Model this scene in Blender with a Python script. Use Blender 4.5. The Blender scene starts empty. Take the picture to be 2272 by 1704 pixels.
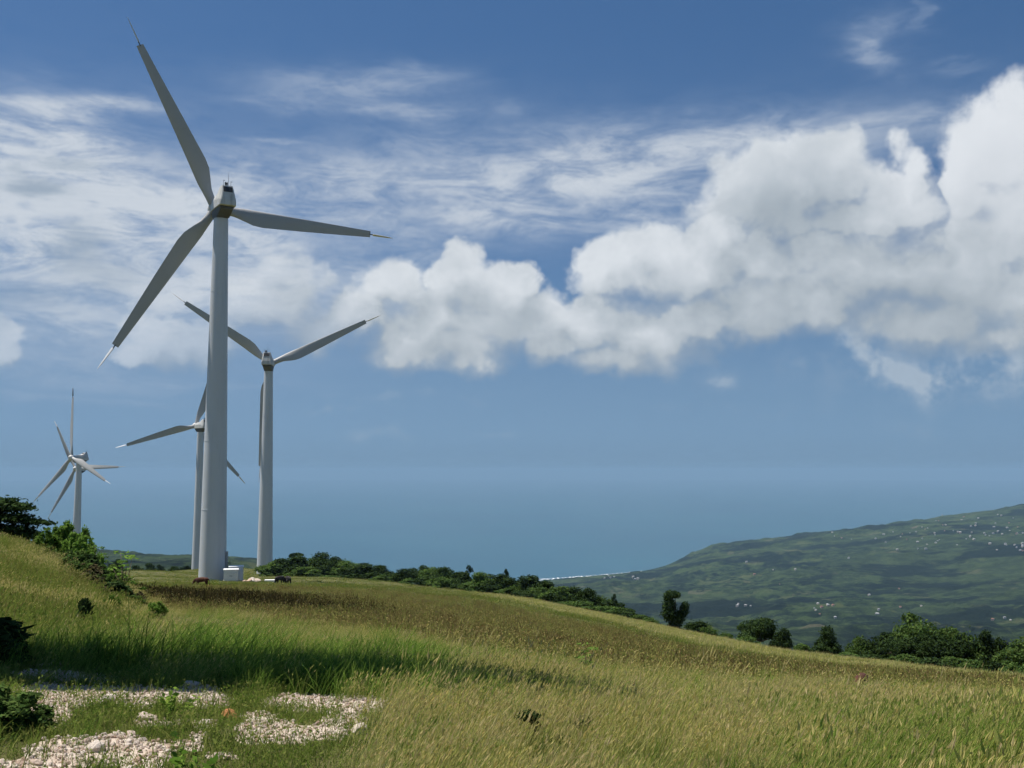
import bpy, bmesh, math, random
import numpy as np
from mathutils import Vector, Matrix, Euler

rng = np.random.default_rng(7)
random.seed(7)
S = bpy.context.scene
COL = S.collection
R = math.radians
PI = math.pi

# ------------------------------------------------------------------ camera
EYE = 1.65
FOC = 2272.0                       # focal length in pixels of the 2272 wide photograph
TILT = R(4.8)
cam_d = bpy.data.cameras.new('camera')
cam_d.sensor_width = 36.0
cam_d.lens = 36.0 * FOC / 2272.0
cam_d.clip_start = 0.1
cam_d.clip_end = 200000.0
cam = bpy.data.objects.new('camera', cam_d)
cam.location = (0, 0, EYE)
cam.rotation_euler = (R(90) + TILT, 0, 0)
COL.objects.link(cam)
S.camera = cam

# ------------------------------------------------------------------ exposure
S.view_settings.view_transform = 'Standard'
S.view_settings.look = 'None'
S.view_settings.exposure = 0.5
S.view_settings.gamma = 1.0
S.view_settings.use_curve_mapping = False
S.render.film_transparent = False
S.cycles.use_denoising = True
S.cycles.use_adaptive_sampling = True
S.cycles.adaptive_threshold = 0.02
S.cycles.adaptive_min_samples = 8
S.cycles.max_bounces = 8
S.cycles.transparent_max_bounces = 8
S.cycles.volume_bounces = 0

# ------------------------------------------------------------------ sun and sky
SUN_AZ = R(-76.0)                  # left of the view and slightly ahead
SUN_EL = R(71.0)
sun_dir = Vector((math.sin(SUN_AZ) * math.cos(SUN_EL), math.cos(SUN_AZ) * math.cos(SUN_EL), math.sin(SUN_EL)))
sun_d = bpy.data.lights.new('sun', 'SUN')
sun_d.energy = 5.0
sun_d.angle = R(0.55)
sun_d.color = (1.0, 0.95, 0.87)
sun = bpy.data.objects.new('sun', sun_d)
sun.rotation_euler = sun_dir.to_track_quat('Z', 'Y').to_euler()
sun.location = sun_dir * 900
COL.objects.link(sun)
SKY_STRENGTH = 0.066

def pix_dir(px, py):
    vx = (px - 1136.0) / FOC
    vy = (852.0 - py) / FOC
    return (vx, math.cos(TILT) - vy * math.sin(TILT), math.sin(TILT) + vy * math.cos(TILT))
def pix_uv(px, py):
    d = pix_dir(px, py)
    n = math.sqrt(sum(c * c for c in d))
    return math.atan2(d[0], d[1]), math.asin(d[2] / n)
def pix_tan(px, py):
    d = pix_dir(px, py)
    return d[2] / math.hypot(d[0], d[1])
def pix_at(px, py, D):
    """World point at horizontal distance D along the photograph's ray through (px, py)."""
    d = pix_dir(px, py)
    h = math.hypot(d[0], d[1])
    return Vector((d[0] / h * D, d[1] / h * D, EYE + d[2] / h * D))
def project(x, y, z):
    """Pixel position of world points (numpy arrays)."""
    zc = z - EYE
    f = y * math.cos(TILT) + zc * math.sin(TILT)
    u = -y * math.sin(TILT) + zc * math.cos(TILT)
    f = np.maximum(f, 1e-3)
    return 1136.0 + FOC * x / f, 852.0 - FOC * u / f

class N:
    """Small helper to write node trees."""
    def __init__(self, tree):
        self.t = tree
    def new(self, kind, **kw):
        n = self.t.nodes.new(kind)
        for k, v in kw.items():
            setattr(n, k, v)
        return n
    def put(self, sock, v):
        if hasattr(v, 'is_linked') or hasattr(v, 'links'):
            self.t.links.new(v, sock)
        elif v is not None:
            sock.default_value = v
    def math(self, op, a, b=None, c=None, clamp=False):
        n = self.new('ShaderNodeMath', operation=op, use_clamp=clamp)
        for i, v in enumerate((a, b, c)):
            if v is not None:
                self.put(n.inputs[i], v)
        return n.outputs[0]
    def vec(self, op, a, b=None):
        n = self.new('ShaderNodeVectorMath', operation=op)
        self.put(n.inputs[0], a)
        if b is not None:
            self.put(n.inputs[1], b)
        return n.outputs['Value'] if op in ('DOT_PRODUCT', 'LENGTH') else n.outputs[0]
    def noise(self, v, scale, detail=4, rough=0.55, dist=0.0, color=False, lac=2.0):
        n = self.new('ShaderNodeTexNoise')
        self.put(n.inputs['Vector'], v)
        n.inputs['Scale'].default_value = scale
        n.inputs['Detail'].default_value = detail
        n.inputs['Roughness'].default_value = rough
        n.inputs['Lacunarity'].default_value = lac
        n.inputs['Distortion'].default_value = dist
        return n.outputs['Color' if color else 'Fac']
    def remap(self, v, a, b, c=0.0, d=1.0, smooth=True):
        n = self.new('ShaderNodeMapRange')
        n.interpolation_type = 'SMOOTHSTEP' if smooth else 'LINEAR'
        self.put(n.inputs[0], v)
        for i, q in enumerate((a, b, c, d)):
            self.put(n.inputs[i + 1], q)
        return n.outputs[0]
    def mix(self, f, a, b, blend='MIX'):
        n = self.new('ShaderNodeMix', data_type='RGBA', blend_type=blend)
        self.put(n.inputs[0], f)
        for s, v in ((n.inputs[6], a), (n.inputs[7], b)):
            if isinstance(v, tuple) and len(v) == 3:
                v = v + (1.0,)
            self.put(s, v)
        return n.outputs[2]
    def ramp(self, f, stops):
        n = self.new('ShaderNodeValToRGB')
        self.put(n.inputs[0], f)
        e = n.color_ramp.elements
        while len(e) < len(stops):
            e.new(0.5)
        for el, (p, c) in zip(e, stops):
            el.position = p
            el.color = tuple(c) + (1.0,)
        return n.outputs[0]

world = bpy.data.worlds.new('World')
S.world = world
world.use_nodes = True
wt = world.node_tree
wt.nodes.clear()
W = N(wt)
tc = W.new('ShaderNodeTexCoord')
dirv = W.vec('NORMALIZE', tc.outputs['Generated'])
sep = W.new('ShaderNodeSeparateXYZ')
W.put(sep.inputs[0], dirv)
dx, dy, dz = sep.outputs
# the clear sky: the direction is kept at or above the horizon so that no dark ground shows below it
zz = W.math('ADD', W.math('MULTIPLY', W.math('MAXIMUM', dz, 0.0), 0.82), 0.18)
cmb = W.new('ShaderNodeCombineXYZ')
W.put(cmb.inputs[0], dx); W.put(cmb.inputs[1], dy); W.put(cmb.inputs[2], zz)
sky = W.new('ShaderNodeTexSky', sky_type='NISHITA')
sky.sun_disc = False
sky.sun_elevation = SUN_EL
sky.sun_rotation = SUN_AZ
sky.altitude = 700.0
sky.air_density = 1.0
sky.dust_density = 0.35
sky.ozone_density = 2.0
W.put(sky.inputs[0], W.vec('NORMALIZE', cmb.outputs[0]))
hsv = W.new('ShaderNodeHueSaturation')
W.put(hsv.inputs['Color'], sky.outputs[0])
hsv.inputs['Saturation'].default_value = 1.20
hsv.inputs['Value'].default_value = 0.93
K = 0.74 / SKY_STRENGTH             # cloud colours below are given as seen, the background multiplies them back

u_ = W.math('ARCTAN2', dx, dy)
v_ = W.math('ARCSINE', dz)
skycol = W.mix(W.math('MULTIPLY', W.remap(v_, .26, .03), .55), hsv.outputs[0], (.222 * K, .340 * K, .455 * K))
skycol = W.mix(W.math('MULTIPLY', W.remap(v_, .045, -.005), .62), skycol, (.160 * K, .258 * K, .376 * K))
uvn = W.new('ShaderNodeCombineXYZ')
W.put(uvn.inputs[0], u_); W.put(uvn.inputs[1], v_)
uv = uvn.outputs[0]
nzc = W.new('ShaderNodeCombineXYZ')          # noise is read on a closed ring so that it has no seam behind the viewer
W.put(nzc.inputs[0], W.math('SINE', u_)); W.put(nzc.inputs[1], v_); W.put(nzc.inputs[2], W.math('COSINE', u_))
nz = nzc.outputs[0]

# --- cloud field as a node group, evaluated twice so that the light side of the heaps can be found
def blob_list(items, k=1.027, grow=1.0):
    out = []
    for it in items:
        px, py, rx, ry = (c * k for c in it[:4])
        w = it[4] if len(it) > 4 else 1.0
        u, v = pix_uv(px, py)
        u2, _ = pix_uv(px + rx, py)
        _, v2 = pix_uv(px, py - ry)
        out.append((u, v, abs(u2 - u) * grow, abs(v2 - v) * grow, w))
    return out
CUMULUS = blob_list([
    # the tall bright heap at the right edge and its continuation beyond the frame
    (2150, 330, 105, 95), (2225, 280, 80, 90), (2100, 410, 75, 70), (2215, 440, 130, 110), (2290, 350, 150, 170), (2190, 520, 190, 70), (2400, 500, 160, 120),
    # grey heap in the middle distance
    (1650, 400, 95, 78), (1770, 400, 110, 80), (1700, 450, 160, 62), (1930, 440, 95, 75, .8), (1960, 340, 45, 50, .55), (1850, 470, 160, 45),
    # second row
    (1545, 510, 52, 44), (1400, 560, 92, 62), (1330, 590, 80, 55), (1500, 590, 130, 62), (1640, 560, 90, 60), (1760, 540, 80, 40), (1880, 580, 190, 75), (2080, 600, 190, 80),
    (2230, 640, 150, 100), (1700, 640, 200, 70), (2000, 680, 190, 60, .9), (2180, 730, 130, 45, .7),
    # lower row
    (1290, 700, 85, 55), (1400, 720, 120, 60), (1500, 690, 110, 50), (1640, 690, 120, 45), (1350, 770, 95, 34), (1760, 690, 110, 34),
    # centre heap
    (1000, 585, 48, 52), (1120, 605, 40, 46), (1060, 640, 85, 60), (930, 690, 95, 60), (1080, 700, 90, 60), (1170, 690, 60, 60), (890, 740, 75, 44), (1000, 750, 90, 38), (1200, 745, 60, 35),
    # grey heaps left of it
    (850, 610, 72, 52, .8), (770, 680, 70, 50, .8), (640, 590, 66, 52, .65), (590, 660, 100, 60, .7), (690, 700, 90, 52, .75), (480, 720, 80, 50, .5),
    (365, 730, 78, 52), (330, 760, 80, 34, .8), (440, 770, 70, 30, .6), (-20, 740, 45, 45, .9),
], grow=1.38)
def fold_blobs(G, vec, blobs, soft=False):
    acc = None
    for (u, v, a, b, w) in blobs:
        d = G.vec('MULTIPLY', G.vec('SUBTRACT', vec, (u, v, 0)), (1 / a, 1 / b, 0))
        q = G.vec('DOT_PRODUCT', d, d)
        f = G.math('SUBTRACT', w, q) if not soft else G.math('MULTIPLY', G.math('DIVIDE', w, G.math('ADD', 1.0, G.math('MULTIPLY', q, q))), 1.0)
        acc = f if acc is None else (G.math('SMOOTH_MAX', acc, f, .22) if not soft else G.math('ADD', acc, f))
    return acc
G = W
def blobs_at(vec):
    return fold_blobs(W, vec, CUMULUS)
w1 = W.vec('MULTIPLY', W.vec('SUBTRACT', W.noise(nz, 14.0, 2, .5, color=True), (.5, .5, .5)), (.055, .045, 0))
w2 = W.vec('MULTIPLY', W.vec('SUBTRACT', W.noise(nz, 46.0, 3, .6, color=True), (.5, .5, .5)), (.024, .022, 0))
wsum = W.vec('ADD', w1, w2)
LIGHT = (-0.014, 0.032, 0)
warped = W.vec('ADD', uv, wsum)
warped_l = W.vec('ADD', warped, LIGHT)
uv_l = W.vec('ADD', nz, (-0.006, 0.012, 0))
def fine_at(vec, det):
    bil = W.new('ShaderNodeTexVoronoi', feature='SMOOTH_F1')
    W.put(bil.inputs['Vector'], W.vec('ADD', vec, w2))
    bil.inputs['Scale'].default_value = 34.0
    bil.inputs['Smoothness'].default_value = 0.7
    puff = W.math('SUBTRACT', 0.45, bil.outputs['Distance'])
    return W.math('ADD', W.math('MULTIPLY', W.math('SUBTRACT', W.noise(vec, 30.0, det, .58), .5), 1.0), W.math('MULTIPLY', puff, 0.5))
# clouds all round, outside what the photograph shows
away = W.remap(W.math('ABSOLUTE', u_), .50, .68)
low = W.math('MULTIPLY', W.remap(v_, .03, .12), W.remap(v_, .75, .28))
gen = W.math('ADD', W.math('MULTIPLY', W.math('SUBTRACT', W.noise(W.vec('MULTIPLY', dirv, (1, 1, 1.9)), 3.2, 3, .5), .52), 7.0), -0.2)
gen = W.math('SUBTRACT', gen, W.math('MULTIPLY', W.math('SUBTRACT', 1.0, W.math('MULTIPLY', away, low)), 8.0))
fine0 = fine_at(nz, 6)
b0 = blobs_at(warped)
b1 = blobs_at(warped_l)
f0 = W.math('ADD', W.math('ADD', W.math('MAXIMUM', b0, gen), fine0), 0.06)
fdiff = W.math('SUBTRACT', fine0, fine_at(uv_l, 4))
bdiff = W.math('SUBTRACT', W.math('MAXIMUM', b0, gen), W.math('MAXIMUM', b1, gen))
lit0 = W.math('ADD', W.math('MULTIPLY', bdiff, .75), W.math('MULTIPLY', fdiff, .55))
lit = lit0
soft = W.remap(lit0, .25, -.35)
cover = W.remap(f0, W.math('SUBTRACT', -0.16, W.math('MULTIPLY', soft, .22)), W.math('ADD', .46, W.math('MULTIPLY', soft, .90)))
lit = W.remap(lit, -0.85, 0.95)
lit = W.math('ADD', W.math('MULTIPLY', lit, .74), W.math('MULTIPLY', W.remap(W.noise(nz, 8.0, 6, .62), .34, .66), .32))
# the heap at the right edge stands higher and further off and is the brightest
bright = W.math('MULTIPLY', W.remap(u_, .30, .47), W.remap(v_, .17, .27))
cumcol = W.ramp(lit, [(0.0, (.290, .345, .395)), (.36, (.385, .440, .490)), (.64, (.495, .546, .596)), (1.0, (.695, .735, .776))])
cumcol = W.mix(W.math('MULTIPLY', bright, .75), cumcol, (.76, .79, .83))
# thinner clouds near the horizon take the colour of the air
air = W.remap(v_, .10, .02)
cumcol = W.mix(W.math('MULTIPLY', air, .5), cumcol, (.25, .36, .46))

# --- thin high cloud
SCRAPS = blob_list([
    (1840, 745, 34, 26, .75), (1885, 775, 60, 34, .75), (1930, 800, 60, 30, .6), (1970, 822, 80, 22, .45), (1565, 815, 34, 16, .55), (2060, 790, 90, 50, .5), (2140, 800, 70, 34, .55), (2200, 820, 60, 30, .4), (2050, 820, 90, 20, .4), (1770, 790, 70, 24, .25),
    (715, 874, 40, 9, .5), (800, 930, 56, 12, .28), (1090, 932, 40, 9, .2), (1950, 918, 50, 10, .14), (2180, 860, 60, 16, .25),
    (1600, 880, 160, 8, .12), (860, 850, 160, 10, .16),
])
VEIL = blob_list([
    (60, 330, 170, 90, .75), (200, 400, 200, 80, .75), (60, 470, 200, 90, .72), (290, 470, 160, 70, .6), (480, 430, 150, 60, .45), (60, 250, 120, 40, .5), (230, 215, 110, 22, .55), (120, 225, 90, 20, .4),
    (60, 580, 200, 60, .45), (250, 600, 240, 70, .42), (80, 690, 160, 40, .35), (420, 620, 160, 70, .45), (560, 540, 70, 40, .55), (500, 480, 90, 50, .5),
    (700, 190, 170, 26, .42), (860, 170, 130, 24, .42), (880, 245, 90, 24, .55), (620, 225, 120, 18, .3), (590, 292, 40, 9, .4), (1090, 240, 50, 18, .22), (960, 300, 160, 30, .25),
    (650, 350, 220, 50, .3), (900, 390, 260, 60, .38), (1150, 380, 260, 60, .42), (1030, 465, 90, 22, .45), (700, 440, 200, 50, .32), (900, 500, 240, 40, .3),
    (1350, 340, 240, 60, .42), (1320, 420, 280, 60, .48), (1500, 300, 220, 50, .36), (1700, 290, 240, 45, .34), (1900, 290, 220, 55, .36), (1450, 480, 140, 30, .4), (1180, 490, 160, 30, .3),
    (1885, 80, 50, 34, .5), (1895, 130, 44, 30, .42), (1980, 35, 20, 26, .25), (2070, 150, 60, 12, .22), (2170, 195, 90, 12, .28), (2100, 230, 120, 30, .22),
    (80, 760, 220, 50, .34), (330, 690, 200, 60, .30), (560, 650, 130, 90, .40), (720, 610, 130, 80, .42), (900, 560, 90, 46, .25), (860, 640, 120, 70, .3), (250, 820, 200, 26, .2),
    (250, 870, 120, 8, .14), (60, 860, 70, 10, .16), (450, 830, 140, 8, .12),
    # beyond the frame on both sides
    (-300, 420, 300, 150, .6), (-700, 300, 400, 120, .5), (2700, 250, 300, 90, .4), (3200, 350, 400, 120, .5),
])
streakv = W.vec('MULTIPLY', nz, (1.0, 3.2, 1))
vw = W.vec('ADD', uv, W.vec('MULTIPLY', W.vec('SUBTRACT', W.noise(streakv, 9.0, 5, .62, color=True), (.5, .5, .5)), (.10, .040, 0)))
veil = fold_blobs(W, vw, VEIL, soft=True)
streak = W.noise(streakv, 12.0, 9, .66, dist=.6)
streak2 = W.noise(W.vec('MULTIPLY', nz, (1.0, 2.2, 1)), 34.0, 6, .65, dist=.3)
tex = W.math('ADD', W.math('MULTIPLY', streak, .75), W.math('MULTIPLY', streak2, .25))
tex = W.remap(tex, .30, .62)
veil = W.math('DIVIDE', veil, W.math('ADD', .92, W.math('MULTIPLY', veil, .42)))
veil = W.math('MULTIPLY', veil, W.math('ADD', .40, W.math('MULTIPLY', tex, .68)))
veil = W.math('MINIMUM', veil, 0.93)
# grey undersides in the thick part at the left
GREY = blob_list([(85, 405, 62, 17, .8), (140, 352, 60, 14, .45), (30, 365, 22, 16, .35), (180, 510, 60, 30, .42), (160, 560, 55, 40, .45), (250, 600, 60, 30, .35), (60, 640, 80, 30, .25)])
gw = W.vec('ADD', uv, W.vec('MULTIPLY', W.vec('SUBTRACT', W.noise(streakv, 20.0, 4, .6, color=True), (.5, .5, .5)), (.05, .02, 0)))
grey = W.math('MINIMUM', fold_blobs(W, gw, GREY, soft=True), .85)
veilcol = W.mix(W.remap(veil, .2, .85), (.38, .47, .60), (.60, .65, .71))
c1 = W.mix(veil, skycol, W.vec('SCALE', veilcol) if False else W.mix(1.0, veilcol, (K, K, K), 'MULTIPLY'))
c1 = W.mix(grey, c1, (.27 * K, .35 * K, .45 * K))
puffs = W.remap(W.math('ADD', W.noise(nz, 26.0, 6, .6), W.math('MULTIPLY', fine0, .12)), .38, .66)
scr = W.math('MINIMUM', W.math('MULTIPLY', fold_blobs(W, W.vec('ADD', uv, wsum), SCRAPS, soft=True), W.math('MULTIPLY', puffs, .72)), .62)
c1 = W.mix(scr, c1, (.46 * K, .53 * K, .60 * K))
# the heaps in the left part are thin and let the blue through
thin = W.math('ADD', .50, W.math('MULTIPLY', .46, W.remap(W.math('ADD', u_, W.math('MULTIPLY', W.math('SUBTRACT', W.noise(nz, 9.0, 4, .6), .5), .22)), -.27, -.10)))
c2 = W.mix(W.math('MULTIPLY', cover, thin), c1, W.mix(1.0, cumcol, (K, K, K), 'MULTIPLY'))
bg = W.new('ShaderNodeBackground')
W.put(bg.inputs[0], c2)
bg.inputs[1].default_value = SKY_STRENGTH
wo = W.new('ShaderNodeOutputWorld')
wt.links.new(bg.outputs[0], wo.inputs[0])
world.cycles.sampling_method = 'MANUAL'
world.cycles.sample_map_resolution = 512

# ================================================================== helpers
def link(name, me, mats=(), parent=None):
    o = bpy.data.objects.new(name, me)
    COL.objects.link(o)
    if parent is not None:
        o.parent = parent
    return o

def mesh_from(name, verts, faces, mats=(), smooth=False, fmat=None):
    me = bpy.data.meshes.new(name)
    if isinstance(faces, np.ndarray) or (len(faces) and isinstance(faces[0], np.ndarray)):
        verts = np.asarray(verts, dtype=np.float32)
        faces = np.asarray(faces, dtype=np.int32)
        k = faces.shape[1]
        me.vertices.add(len(verts)); me.vertices.foreach_set('co', verts.ravel())
        me.loops.add(faces.size); me.loops.foreach_set('vertex_index', faces.ravel())
        me.polygons.add(len(faces))
        me.polygons.foreach_set('loop_start', np.arange(0, faces.size, k, dtype=np.int32))
        me.update(calc_edges=True)
    else:
        me.from_pydata([tuple(v) for v in verts], [], [tuple(f) for f in faces])
    for m in (mats if isinstance(mats, (list, tuple)) else [mats]):
        me.materials.append(m)
    if fmat is not None:
        me.polygons.foreach_set('material_index', np.asarray(fmat, dtype=np.int32))
    if smooth:
        me.polygons.foreach_set('use_smooth', np.ones(len(me.polygons), dtype=bool))
    me.update()
    return me

def float_attr(me, name, vals):
    a = me.attributes.new(name, 'FLOAT', 'POINT')
    a.data.foreach_set('value', np.asarray(vals, dtype=np.float32))

def tag(o, label=None, cat=None, group=None, kind=None):
    if label: o['label'] = label
    if cat: o['category'] = cat
    if group: o['group'] = group
    if kind: o['kind'] = kind
    return o

def empty(name, loc, rz=0.0):
    o = bpy.data.objects.new(name, None)
    o.empty_display_size = 0.3
    o.location = loc
    o.rotation_euler = (0, 0, rz)
    COL.objects.link(o)
    return o

class MB:
    """Collects boxes, tubes and lathed forms into one mesh."""
    def __init__(self):
        self.bm = bmesh.new()
    def box(self, c, s, rot=None, taper=(1, 1)):
        m = Matrix.Translation(c)
        if rot is not None:
            m = m @ Euler(rot).to_matrix().to_4x4()
        vs = []
        for z in (-.5, .5):
            t = (1, 1) if z < 0 else taper
            for x, y in ((-.5, -.5), (.5, -.5), (.5, .5), (-.5, .5)):
                vs.append(self.bm.verts.new(m @ Vector((x * s[0] * t[0], y * s[1] * t[1], z * s[2]))))
        for f in ((3, 2, 1, 0), (4, 5, 6, 7), (0, 1, 5, 4), (1, 2, 6, 5), (2, 3, 7, 6), (3, 0, 4, 7)):
            self.bm.faces.new([vs[i] for i in f])
        return self
    def rings(self, rings, cap=True):
        """rings: list of lists of points, all of the same length."""
        vv = [[self.bm.verts.new(p) for p in r] for r in rings]
        n = len(vv[0])
        for a, b in zip(vv, vv[1:]):
            for i in range(n):
                self.bm.faces.new((a[i], a[(i + 1) % n], b[(i + 1) % n], b[i]))
        if cap:
            self.bm.faces.new(list(reversed(vv[0])))
            self.bm.faces.new(vv[-1])
        return self
    def lathe(self, prof, n=32, c=(0, 0, 0), cap=True):
        return self.rings([[Vector((c[0] + r * math.cos(2 * PI * i / n), c[1] + r * math.sin(2 * PI * i / n), c[2] + z)) for i in range(n)] for r, z in prof], cap)
    def tube(self, pts, rads, n=8, cap=True):
        rings = []
        pts = [Vector(p) for p in pts]
        for i, p in enumerate(pts):
            d = (pts[min(i + 1, len(pts) - 1)] - pts[max(i - 1, 0)]).normalized()
            a = d.orthogonal().normalized() if abs(d.z) > .99 else d.cross(Vector((0, 0, 1))).normalized()
            b = d.cross(a)
            rings.append([p + (a * math.cos(2 * PI * k / n) + b * math.sin(2 * PI * k / n)) * rads[i] for k in range(n)])
        return self.rings(rings, cap)
    def build(self, name, mat, parent=None, smooth=False, bevel=0.0, recalc=True):
        if recalc:
            bmesh.ops.recalc_face_normals(self.bm, faces=self.bm.faces)
        if bevel > 0:
            bmesh.ops.bevel(self.bm, geom=[e for e in self.bm.edges], offset=bevel, segments=2, affect='EDGES', clamp_overlap=True)
        me = bpy.data.meshes.new(name)
        self.bm.to_mesh(me)
        self.bm.free()
        me.materials.append(mat)
        if smooth:
            me.polygons.foreach_set('use_smooth', np.ones(len(me.polygons), dtype=bool))
            me.set_sharp_from_angle(angle=R(38))
        return link(name, me, parent=parent)

# value noise in numpy
_tab = rng.random((256, 256))
def vnoise(x, y):
    xi = np.floor(x).astype(int); yi = np.floor(y).astype(int)
    fx = x - xi; fy = y - yi
    fx = fx * fx * (3 - 2 * fx); fy = fy * fy * (3 - 2 * fy)
    a = _tab[xi & 255, yi & 255]; b = _tab[(xi + 1) & 255, yi & 255]
    c = _tab[xi & 255, (yi + 1) & 255]; d = _tab[(xi + 1) & 255, (yi + 1) & 255]
    return (a * (1 - fx) + b * fx) * (1 - fy) + (c * (1 - fx) + d * fx) * fy
def fbm(x, y, o=4):
    s = 0; a = .5
    for i in range(o):
        s = s + a * (vnoise(x * 2 ** i + 17 * i, y * 2 ** i + 31 * i) - .5)
        a *= .5
    return s
def sstep(x, a, b):
    t = np.clip((x - a) / (b - a), 0, 1)
    return t * t * (3 - 2 * t)

# ------------------------------------------------------------------ materials
def material(name):
    m = bpy.data.materials.new(name)
    m.use_nodes = True
    m.node_tree.nodes.clear()
    n = N(m.node_tree)
    out = n.new('ShaderNodeOutputMaterial')
    return m, n, out
def principled(n, out, col, rough=.6, spec=.3, normal=None, **kw):
    p = n.new('ShaderNodeBsdfPrincipled')
    if isinstance(col, tuple) and len(col) == 3: col = col + (1,)
    n.put(p.inputs['Base Color'], col)
    n.put(p.inputs['Roughness'], rough)
    n.put(p.inputs['Specular IOR Level'], spec)
    if normal is not None:
        n.put(p.inputs['Normal'], normal)
    for k, v in kw.items():
        n.put(p.inputs[k], v)
    n.t.links.new(p.outputs[0], out.inputs[0])
    return p
def bump(n, h, strength=.3, dist=.02):
    b = n.new('ShaderNodeBump')
    n.put(b.inputs['Height'], h)
    b.inputs['Strength'].default_value = strength
    b.inputs['Distance'].default_value = dist
    return b.outputs[0]

def mat_paint(name, col, dirt=(.30, .28, .24), amount=.5, rough=.45, streak=True):
    m, n, out = material(name)
    tc = n.new('ShaderNodeTexCoord')
    v = tc.outputs['Object']
    big = n.remap(n.noise(n.vec('MULTIPLY', v, (1, 1, .12)) if streak else v, 1.6, 6, .62), .48, .78)
    sm = n.remap(n.noise(v, 7.0, 4, .6), .45, .8)
    f = n.math('MULTIPLY', n.math('ADD', n.math('MULTIPLY', big, .8), n.math('MULTIPLY', sm, .3)), amount, clamp=True)
    c = n.mix(f, col, dirt)
    principled(n, out, c, rough, .35)
    return m
M = {}
M['tower'] = mat_paint('tower_paint', (.58, .60, .62), (.34, .35, .36), .32, .5)
M['nacelle'] = mat_paint('nacelle_shell', (.58, .58, .56), (.27, .25, .21), .75, .5)
M['blade'] = mat_paint('blade_shell', (.40, .40, .39), (.30, .30, .29), .35, .4, streak=False)
M['under'] = mat_paint('nacelle_underside', (.10, .10, .10), (.045, .043, .04), .8, .6)
M['tip'] = mat_paint('blade_tip_shell', (.55, .56, .56), (.4, .4, .4), .3, .4, streak=False)
M['hatch'] = mat_paint('radiator_dark', (.018, .02, .025), (.03, .03, .03), .3, .6)
M['steel'] = mat_paint('dark_steel', (.10, .105, .11), (.08, .06, .05), .5, .5)
M['white'] = mat_paint('white_cabinet', (.80, .80, .78), (.5, .48, .43), .35, .5)
M['grey'] = mat_paint('grey_metal', (.28, .30, .32), (.2, .18, .15), .4, .5)
M['concrete'] = mat_paint('concrete', (.42, .40, .37), (.25, .23, .2), .6, .9, streak=False)

def mat_foliage(name, cols, trans=.35, gain=1.0, gloss=.0, patch=None, along=None):
    """cols: dark to light true leaf colours; patch: second set mixed in by place; along: (root, tip) colour multipliers."""
    cols = [tuple(q * gain for q in c) for c in cols]
    patch = [tuple(q * gain for q in c) for c in patch] if patch else None
    m, n, out = material(name)
    geo = n.new('ShaderNodeNewGeometry')
    rnd = geo.outputs['Random Per Island']
    oi = n.new('ShaderNodeObjectInfo')
    st = [(i / max(1, len(cols) - 1), c) for i, c in enumerate(cols)]
    c = n.ramp(rnd, st)
    if patch:
        st2 = [(i / max(1, len(patch) - 1), q) for i, q in enumerate(patch)]
        loc = oi.outputs['Location']
        f = n.remap(n.math('ADD', n.math('MULTIPLY', n.noise(loc, .22, 3, .6), .6), n.math('MULTIPLY', oi.outputs['Random'], .4)), .36, .62)
        c = n.mix(f, c, n.ramp(rnd, st2))
    if along:
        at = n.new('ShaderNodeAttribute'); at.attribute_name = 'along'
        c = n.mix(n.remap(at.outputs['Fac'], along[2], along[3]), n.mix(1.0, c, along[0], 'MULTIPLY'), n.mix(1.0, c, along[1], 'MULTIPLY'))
    hs = n.new('ShaderNodeHueSaturation')
    n.put(hs.inputs['Color'], c)
    n.put(hs.inputs['Value'], n.math('ADD', .78, n.math('MULTIPLY', oi.outputs['Random'], .44)))
    c = hs.outputs[0]
    d = n.new('ShaderNodeBsdfDiffuse'); n.put(d.inputs[0], c)
    t = n.new('ShaderNodeBsdfTranslucent'); n.put(t.inputs[0], c)
    mx = n.new('ShaderNodeMixShader'); mx.inputs[0].default_value = trans
    n.t.links.new(d.outputs[0], mx.inputs[1]); n.t.links.new(t.outputs[0], mx.inputs[2])
    n.t.links.new(mx.outputs[0], out.inputs[0])
    return m
M['bark'] = mat_paint('bark', (.11, .085, .06), (.05, .045, .035), .8, .9)
M['leaf_dark'] = mat_foliage('leaf_dark', [(.014, .027, .010), (.028, .050, .016), (.048, .075, .025)], .2)
M['leaf_mid'] = mat_foliage('leaf_mid', gain=1.2, trans=.3, cols=[(.03, .06, .015), (.055, .095, .025), (.09, .13, .035)])
M['leaf_bright'] = mat_foliage('leaf_bright', gain=1.3, trans=.45, cols=[(.06, .12, .02), (.10, .18, .03), (.15, .23, .05)])
M['leaf_dry'] = mat_foliage('leaf_dry', [(.07, .06, .03), (.11, .09, .05), (.07, .09, .03)], .25)

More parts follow.
